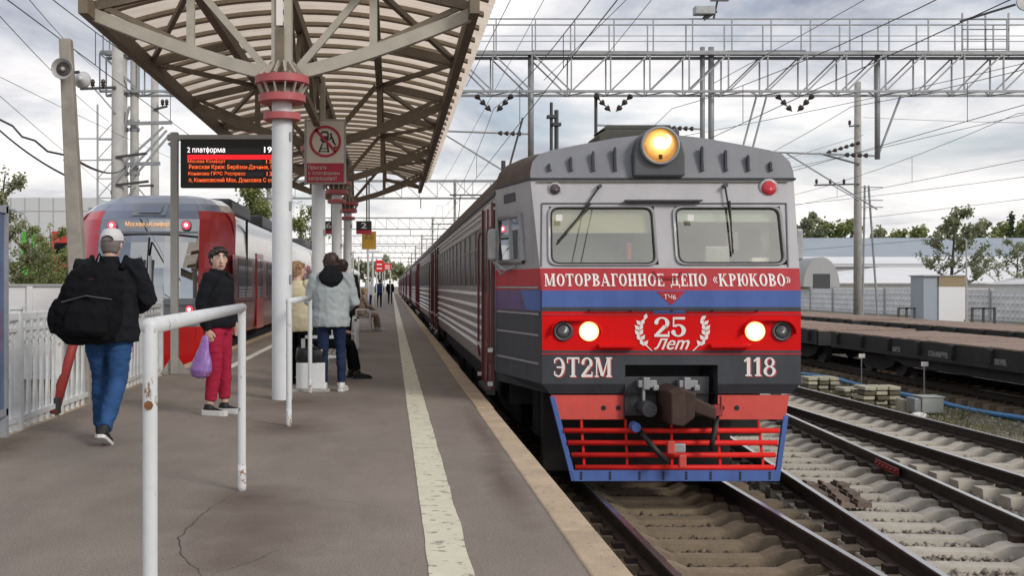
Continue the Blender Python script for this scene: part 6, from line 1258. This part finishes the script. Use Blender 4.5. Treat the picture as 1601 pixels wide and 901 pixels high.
def person(label, loc, rz, H, pose, c, voxel=.010, face=True):
    t = thing('person', label, 'person', loc, rz); t.scale = (H/1.70,)*3
    J = dict(hipL=(-.095,0,.90),hipR=(.095,0,.90),kneeL=(-.10,.02,.49),kneeR=(.10,.02,.49),ankL=(-.10,0,.085),ankR=(.10,0,.085),shL=(-.185,0,1.40),shR=(.185,0,1.40),elL=(-.25,-.02,1.12),elR=(.25,-.02,1.12),wrL=(-.24,.06,.87),wrR=(.24,.06,.87),pel=(0,0,.92),chest=(0,0,1.25),neck=(0,-.01,1.45),head=(0,.015,1.585),yaw=0,fyawL=0,fyawR=0,pitL=0,pitR=0)
    J.update(pose); V = lambda k: Vector(J[k]); yw = J['yaw']; hd = V('head'); fw = Vector((-math.sin(yw),math.cos(yw),0)); rt = Vector((math.cos(yw),math.sin(yw),0))
    bulk = c.get('bulk',1.0)
    # body: head with jaw, nose and ears, neck, hands and the figure underneath the clothes
    hp = [ [[(hd+Vector((0,0,.112)),.02,.02),(hd+Vector((0,0,.10))-fw*.01,.052,.062),(hd+Vector((0,0,.06))-fw*.012,.074,.090),(hd-fw*.008,.078,.097),(hd+Vector((0,0,-.05))+fw*.004,.068,.084),(hd+Vector((0,0,-.09))+fw*.018,.050,.062),(hd+Vector((0,0,-.113))+fw*.028,.028,.036)], rt],
           [[(V('neck')-Vector((0,0,.06)),.075,.065),(V('neck'),.056,.056),(hd+Vector((0,0,-.06))-fw*.02,.054,.056)], rt],
           [[(hd+fw*.086+Vector((0,0,.022)),.008,.007),(hd+fw*.100+Vector((0,0,-.012)),.012,.012),(hd+fw*.106+Vector((0,0,-.028)),.015,.013),(hd+fw*.090+Vector((0,0,-.036)),.010,.008)], rt]]
    for s in (-1,1): hp.append([[(hd+rt*s*.078-fw*.01+Vector((0,0,.022)),.006,.014),(hd+rt*s*.083-fw*.012,.008,.019),(hd+rt*s*.079-fw*.008+Vector((0,0,-.028)),.006,.011)], rt])
    core = [[[(V('pel'),.11,.08),(V('chest'),.12,.09),(V('neck')-Vector((0,0,.05)),.09,.07)]]]
    for s in 'LR':
        core += [[[(V('hip'+s),.06,.06),(V('knee'+s),.042,.045),(V('ank'+s),.032,.036)]], [[(V('sh'+s),.045,.045),(V('el'+s),.034,.034),(V('wr'+s),.025,.020)],(0,1,0)]]
        wv = V('wr'+s); d = (wv-V('el'+s)).normalized(); d = Vector(J.get('hd'+s, d)).normalized(); sd = Vector(J.get('hs'+s,(0,1,0))); sd = (sd-d*sd.dot(d)).normalized(); nn = d.cross(sd)
        core.append([[(wv,.026,.018),(wv+d*.045,.040,.017),(wv+d*.085,.040,.014)], sd])
        for k, (o, ln) in enumerate(((-.030,.062),(-.010,.076),(.010,.080),(.030,.070))):
            b = wv+d*.080+sd*o; cu = nn*(.016 if s == 'L' else -.016)*J.get('curl',1); core.append([[(b-d*.02,.009,.009),(b+d*ln*.45+cu*.6,.0088,.0088),(b+d*ln*.8+cu*1.9,.0078,.0078),(b+d*ln*.95+cu*2.9,.006,.006)], sd])
        b = wv+d*.03+sd*.03; core.append([[(b-d*.01,.012,.011),(b+sd*.026+d*.030,.0105,.0105),(b+sd*.030+d*.062,.008,.008)], nn])
    body = organic('body', hp+core, M[c.get('skin','skin')], t, min(voxel,.007) if face else voxel, 2)
    if face:
        for s in (-1,1):
            e = MB(); p = hd+fw*.083+rt*s*.031+Vector((0,0,.022)); 
            ew = MB().lathe([(0,-.004),(.011,-.003),(.014,.0),(.011,.004),(0,.006)],(0,0,0),'Y',12).build('eye', M['eye_white'], body); ew.location = p; ew.rotation_euler = (0,0,yw); ew.scale = (1,1,.6)
            ir = MB().lathe([(0,0),(.0065,0),(.0065,.0085),(0,.009)],(0,0,0),'Y',12).build('iris', M['eye_dark'], ew)
            MB().tube([p+fw*.006-rt*.018+Vector((0,0,.010)),p+fw*.010+Vector((0,0,.014)),p+fw*.004+rt*.018+Vector((0,0,.010))],.0035,6).build('eyelid', M['eye_dark'], body)
            MB().tube([p+fw*.006-rt*.020+Vector((0,0,.023)),p+fw*.012+Vector((0,0,.030)),p+fw*.003+rt*.020+Vector((0,0,.024))],.004,6).build('eyebrow', M['eye_dark'], body)
        q = hd+fw*.089+Vector((0,0,-.063)); MB().tube([q-rt*.024-fw*.012,q+fw*.004,q+rt*.024-fw*.012],[.003,.0065,.003],8).build('mouth', M['lips'], body)
    # trousers
    tr = c['trousers']; tl = c.get('leg_end',.10); w_ = c.get('legw',1.0); tp = []
    for s in 'LR':
        h, k, a = V('hip'+s), V('knee'+s), V('ank'+s); e = k.lerp(a, 1-(tl-.085)/.405 if tl < .49 else .5)
        tp.append([[(h+Vector((0,0,.06)),.075,.095),(h-Vector((0,0,.04)),.088*w_,.100*w_),(h.lerp(k,.5),.078*w_,.083*w_),(k,.060*w_,.066*w_),(k.lerp(e,.35),.058*w_,.066*w_),(e,.047*w_,.053*w_)]])
    tp.append([[(V('pel')-Vector((0,0,.10)),.15,.09),(V('pel')-Vector((0,0,.02)),.172,.118),(V('pel')+Vector((0,0,.10)),.155,.105)]])
    organic('trousers', tp, M[tr], t, voxel, 3, c.get('fold',.009)*.7, (6,6,14))
    # jacket or coat
    hz = c['hem']; ch = V('chest'); pel = V('pel'); jp = []; hemc = pel.lerp(ch,(hz-pel.z)/(ch.z-pel.z)) if hz > pel.z else pel-Vector((0,0,pel.z-hz)); bx = bulk
    jp.append([[(hemc,.195*bx,.150*bx),(hemc+Vector((0,0,.05)),.200*bx,.155*bx),(pel.lerp(ch,.5),.185*bx,.140*bx),(ch,.195*bx,.142*bx),(ch+Vector((0,0,.10)),.185*bx,.128*bx),(V('neck')-Vector((0,0,.055)),.13,.095),(V('neck')+Vector((0,0,.0)),.075,.072)]])
    for s in 'LR':
        sh, el, wr = V('sh'+s), V('el'+s), V('wr'+s); jp.append([[(sh.lerp(ch,.25)+Vector((0,0,.03)),.07,.08),(sh,.078*bx,.082*bx),(sh.lerp(el,.5),.070*bx,.072*bx),(el,.060*bx,.062*bx),(el.lerp(wr,.6),.054*bx,.054*bx),(wr,.043,.043)],(0,1,0)])
    jk = organic('jacket', jp, M[c['jacket']], t, voxel, 3, c.get('fold',.010), (9,9,8))
    if c.get('collar'): organic('collar', [[[(V('neck')-Vector((0,0,.03)),.088,.085),(V('neck')+Vector((0,0,.045)),.078,.078)]]], M[c['collar']], t, voxel, 2)
    for s in 'LR':
        a = V('ank'+s); yw_ = J['fyaw'+s]; pt = J['pit'+s]; f = Vector((-math.sin(yw_)*math.cos(pt),math.cos(yw_)*math.cos(pt),math.sin(pt))); up = Vector((math.sin(yw_)*math.sin(pt),-math.cos(yw_)*math.sin(pt),math.cos(pt))); sd = f.cross(up)
        def sp(x, z, k): return a+f*x+up*(z-.085)
        so_ = organic('shoe', [[[(sp(-.065,.055,0),.030,.030),(sp(-.03,.058,0),.036,.040),(sp(.05,.052,0),.042,.034),(sp(.13,.042,0),.045,.024),(sp(.185,.036,0),.030,.015)], sd],[[(sp(-.01,.12,0),.045,.048),(sp(0,.05,0),.040,.045)], sd]], M[c['shoe']], t, min(voxel,.010), 2)
        st = [(-.085,.020),(-.07,.036),(-.02,.040),(.06,.044),(.14,.046),(.19,.034),(.205,.012)]; sh_ = c.get('sole_h',.03); sm_ = MB()
        sm_.loft([[sp(x,0,0)+sd*w for x,w in st]+[sp(x,0,0)-sd*w for x,w in reversed(st)],[sp(x,sh_,0)+sd*w for x,w in st]+[sp(x,sh_,0)-sd*w for x,w in reversed(st)]]); sm_.build('sole', M[c['sole']], so_, bevel=.006)
    if c.get('hair'):
        hr = [[[(hd+Vector((0,0,.128)),.02,.02),(hd+Vector((0,0,.112))-fw*.012,.062,.070),(hd+Vector((0,0,.065))-fw*.018,.087,.100),(hd+Vector((0,0,.01))-fw*.035,.088,.088),(hd+Vector((0,0,-.05))-fw*.045,.078,.066),(hd+Vector((0,0,c.get('hairlow',-.085)))-fw*.05,.060,.045)], rt]]
        hr.append([[(hd+fw*.066+Vector((0,0,.088))-rt*.055,.022,.014),(hd+fw*.076+Vector((0,0,.098))-rt*.01,.020,.015),(hd+fw*.062+Vector((0,0,.080))+rt*.060,.026,.014)], (0,0,1)])
        ho = organic('hair', hr, M[c['hair']], t, .008 if face else voxel, 2, .007, (34,34,16))
        if face:                                    # loose locks break up the outline of the hair
            lk = MB(); rs = random.Random(5)
            for i in range(190):
                az = rs.uniform(0, 6.283); el = rs.uniform(-.25, 1.45); front = math.cos(az)
                if front > .25 and el < .75: continue
                d = (fw*math.cos(az)+rt*math.sin(az))*math.cos(el)+Vector((0,0,math.sin(el))); b0 = hd-fw*.016+Vector((0,0,.022))+Vector((d.x*.092,d.y*.092,d.z*.100)); tn = (rt*rs.uniform(-1,1)+fw*(.7 if el > .9 else rs.uniform(-.3,.3))+Vector((0,0,-.9 if el < 1.0 else -.15))); tn = (tn-d*tn.dot(d)).normalized(); L_ = rs.uniform(.03,.065)
                lk.tube([b0-tn*.01, b0+tn*L_*.5+d*.008, b0+tn*L_+d*rs.uniform(-.004,.008)], [.007,.006,.0015], 5)
            tag(lk.build('hair_locks', M[c['hair']], ho, smooth=True), kind='stuff')
    return t, J, (hd, fw, rt)
D('jk_black', (.010,.011,.014), .85, spec=.15, var=.2, scale=12, bump=.25, bscale=35); D('jeans', (.030,.080,.20), .85, spec=.1, var=.22, scale=7, bump=.2, bscale=60); D('jeans_navy', (.018,.03,.07), .85, spec=.1, var=.25, scale=6, bump=.2)
D('tr_red', (.37,.022,.055), .85, spec=.1, var=.12, scale=8, bump=.2); D('jk_grey', (.36,.40,.41), .8, var=.08, scale=5, bump=.2); D('coat_cream', (.62,.56,.38), .85, var=.08, bump=.2); D('tr_black', (.008,.008,.010), .9, spec=.1)
D('hair_dark', (.022,.013,.011), .45, var=.4, scale=40, stretch=(1,1,.2)); D('hair_brown', (.045,.022,.016), .45, var=.4, scale=40, stretch=(1,1,.2)); D('hair_blond', (.33,.20,.10), .5, var=.3, scale=40, stretch=(1,1,.2)); D('hair_grey', (.16,.14,.13), .6)
D('shoe_black', (.014,.014,.015), .6); D('shoe_white', (.62,.62,.61), .5, var=.06); D('cap_grey', (.58,.57,.58), .8, var=.06, bump=.2); D('jk_beige', (.36,.28,.22), .85); D('bag_purple', (.28,.15,.42), .25, var=.3, scale=9, worn=(.30,.07,.13), wt=.55, wscale=6)
# man with backpack walking away
mt, J, (hd, fw, rt) = person('man in black jacket and blue jeans walking away with a large black backpack', (P(166,0,9.5)[0]+.02,9.5,0), R(4), 1.80,
    dict(kneeL=(-.09,.16,.50),ankL=(-.10,.20,.09),kneeR=(.075,-.01,.48),ankR=(.02,-.30,.125),pitR=-.42,pitL=0,fyawR=-.1,elR=(.31,.04,1.14),wrR=(.20,.25,1.06),elL=(-.27,.06,1.13),wrL=(-.16,.26,1.05),head=(.015,.06,1.575),neck=(.0,.035,1.44),chest=(0,.03,1.25),yaw=-.12),
    dict(trousers='jeans',jacket='jk_black',hem=.80,shoe='shoe_black',sole='shoe_white',legw=1.2,bulk=1.25,collar='jk_black',fold=.016,leg_end=.10))
organic('nape_hair', [[[(hd+Vector((0,0,.04))-fw*.02,.084,.095),(hd+Vector((0,0,-.02))-fw*.035,.080,.078),(hd+Vector((0,0,-.07))-fw*.05,.060,.045)], rt]], M['hair_grey'], mt, .008, 2)
cap = organic('cap', [[[(hd+Vector((0,0,.138)),.025,.03),(hd+Vector((0,0,.125)),.066,.080),(hd+Vector((0,0,.075)),.094,.112),(hd+Vector((0,0,.030)),.098,.116)], rt]], M['cap_grey'], mt, .008, 2)
organic('cap_peak', [[[(hd+fw*.09+Vector((0,0,.042)),.075,.008),(hd+fw*.15+Vector((0,0,.034)),.065,.008),(hd+fw*.185+Vector((0,0,.022)),.035,.006)], rt]], M['cap_grey'], cap, .006, 1)
MB().tube([hd-fw*.112+rt*.045*math.cos(a)+Vector((0,0,.036+.034*math.sin(a)))-fw*.006 for a in [math.pi*i/10 for i in range(11)]],.006,6).build('cap_opening', M['hair_dark'], cap)
MB().add([hd-fw*.117+Vector((0,0,.034))+rt*.040*math.cos(math.pi*i/10)+Vector((0,0,.030*math.sin(math.pi*i/10))) for i in range(11)],[tuple(range(11))]).build('cap_gap', M['hair_grey'], cap)
bpk = thing('backpack', 'large black backpack with small red badge on the walking man', 'backpack', mt.location, R(4)); bpk.scale = mt.scale
D('pack', (.006,.006,.0075), .85, spec=.12, var=.25, scale=9, bump=.3, bscale=25)
pb = organic('pack_body', [[[(Vector((-.13,-.24,.80)),.15,.08),(Vector((-.13,-.25,.85)),.23,.13),(Vector((-.11,-.24,1.02)),.265,.155),(Vector((-.08,-.23,1.20)),.24,.15),(Vector((-.05,-.21,1.33)),.20,.13),(Vector((-.04,-.19,1.41)),.12,.08)]],
   [[(Vector((-.36,-.20,.88)),.06,.07),(Vector((-.36,-.20,1.0)),.075,.09),(Vector((-.33,-.20,1.14)),.05,.06)]]], M['pack'], bpk, .011, 3, .016, (8,8,9))
organic('front_pocket', [[[(Vector((-.10,-.385,.86)),.14,.03),(Vector((-.10,-.40,.90)),.17,.055),(Vector((-.09,-.395,1.04)),.165,.05),(Vector((-.08,-.375,1.12)),.12,.025)]]], M['pack'], bpk, .010, 2, .008)
for s in (-1,1): MB().tube([(s*.12,-.10,1.38),(s*.135,.02,1.475),(s*.14,.12,1.36),(s*.17,.14,1.18),(s*.19,.02,1.0)],.022,8).build('strap', M['pack'], bpk, smooth=True)
MB().tube([(-.07,-.16,1.43),(-.04,-.18,1.50),(.0,-.16,1.43)],.010,6).build('grab_loop', M['pack'], bpk)
MB().box(-.085,-.035,-.352,-.342,1.275,1.30).build('badge', M['rust_red'], bpk); MB().tube([(-.29,-.37,1.12),(-.10,-.40,1.17),(.09,-.36,1.14)],.006,6).build('zip', M['dark_steel'], bpk)
# woman in black jacket, red trousers, bag in hand
wt_, J, (hd, fw, rt) = person('woman in black jacket and red trousers turning her head, holding a purple bag', (P(341,0,11.45)[0],11.45,0), R(-105), 1.70,
    dict(yaw=R(-50),kneeL=(-.09,.03,.49),ankL=(-.10,.03,.085),kneeR=(.085,.0,.49),ankR=(.10,-.05,.085),fyawL=.05,fyawR=-.1,elR=(.245,-.07,1.13),wrR=(.21,-.02,.875),elL=(-.24,.0,1.13),wrL=(-.20,.10,.93),hsR=(0,1,0),head=(.02,.02,1.585)),
    dict(trousers='tr_red',jacket='jk_black',hem=.90,shoe='shoe_black',sole='shoe_white',sole_h=.058,hair='hair_dark',hairlow=-.055,leg_end=.155,bulk=1.12,collar='jk_black',fold=.011,legw=1.14))
bg = thing('plastic_bag', 'thin purple plastic bag hanging from the woman\'s hand', 'bag', wt_.location, R(-105))
hw = Vector((.21,-.02,.79)); rg = []
for z, a, b in ((.03,.02,.02),(.0,.035,.025),(-.10,.055,.04),(-.22,.095,.065),(-.32,.115,.08),(-.38,.09,.06),(-.40,.03,.02)): rg.append((hw+Vector((.01,-.02-.05*min(1,-z*3),z)),b,a))
organic('bag_body', [[rg]], M['bag_purple'], bg, .009, 1, .010, (22,22,5))
MB().tube([hw+Vector((0,-.02,.02)),hw+Vector((0,-.005,.06)),hw+Vector((.0,.02,.02))],.008,6).build('bag_handle', M['bag_purple'], bg)
# woman in grey jacket seen from behind
gw, J, (hd, fw, rt) = person('woman in pale grey jacket with dark hood and navy jeans seen from behind', (P(518,0,14.0)[0],14.0,0), R(0), 1.72,
    dict(elL=(-.27,.05,1.10),wrL=(-.17,.22,1.02),elR=(.28,.03,1.10),wrR=(.17,.22,1.02),ankL=(-.09,0,.085),ankR=(.13,-.02,.085),kneeR=(.115,.02,.49),fyawR=-.25,head=(0,.03,1.58)),
    dict(trousers='jeans_navy',jacket='jk_grey',hem=.80,shoe='shoe_white',sole='shoe_white',hair='hair_brown',hairlow=-.12,bulk=1.18,fold=.013,legw=1.0))
organic('hood', [[[(Vector((0,-.13,1.28)),.05,.03),(Vector((0,-.14,1.35)),.125,.045),(Vector((0,-.10,1.42)),.155,.085),(Vector((0,-.04,1.47)),.125,.10),(Vector((0,-.02,1.53)),.095,.095)]]], M['jk_black'], gw, .010, 3, .012)
# cream coat, dark figure, seated and distant people
person('woman in cream coat with blond hair half hidden by the first column', (P(466,0,15.0)[0],15.0,0), R(-30), 1.63, dict(yaw=R(-35),elR=(.24,.06,1.13),wrR=(.16,.22,1.05)), dict(trousers='tr_black',jacket='coat_cream',hem=.74,shoe='shoe_black',sole='shoe_black',hair='hair_blond',bulk=1.1,legw=1.25), .012)
person('person in black standing behind the woman in grey', (P(535,0,20.2)[0],20.2,0), R(10), 1.78, dict(), dict(trousers='tr_black',jacket='jk_black',hem=.75,shoe='shoe_black',sole='shoe_black',hair='hair_dark',bulk=1.12), .014)
SIT = dict(hipL=(-.10,0,.50),hipR=(.10,0,.50),pel=(0,0,.53),kneeL=(-.11,.43,.50),kneeR=(.11,.43,.50),ankL=(-.10,.46,.085),ankR=(.11,.52,.085),chest=(0,.02,.86),neck=(0,.05,1.06),head=(0,.09,1.19),shL=(-.18,.03,1.02),shR=(.18,.03,1.02),elL=(-.23,.14,.78),elR=(.23,.14,.78),wrL=(-.06,.33,.68),wrR=(.06,.33,.68))
person('seated person in beige coat with white shoes on the bench', (P(566,0,32.9)[0],32.9,-.03), R(-75), 1.66, SIT, dict(trousers='jk_beige',jacket='jk_beige',hem=.50,shoe='shoe_white',sole='shoe_white',hair='hair_blond',leg_end=.12), .016, False)
person('seated person in dark clothes on the bench behind the bin', (-1.0,15.9,0), R(-80), 1.68, SIT, dict(trousers='tr_black',jacket='jk_black',hem=.50,shoe='shoe_black',sole='shoe_black',hair='hair_dark',leg_end=.12), .016, False)
for i, (x, y, l, jk, tr_) in enumerate(((-.10,82,'distant person in black walking near the safety line','jk_black','tr_black'),(-.75,70,'distant person in dark blue standing by the white posts','jeans_navy','tr_black'),(-1.2,60,'distant person in grey standing beyond the canopy','jk_grey','jeans_navy'))):
    person(l, (x,y,0), R(20*i), 1.72, dict(kneeL=(-.1,.1,.5),ankL=(-.1,.15,.085)), dict(trousers=tr_,jacket=jk,hem=.80,shoe='shoe_black',sole='shoe_black',hair='hair_dark'), .022, False)
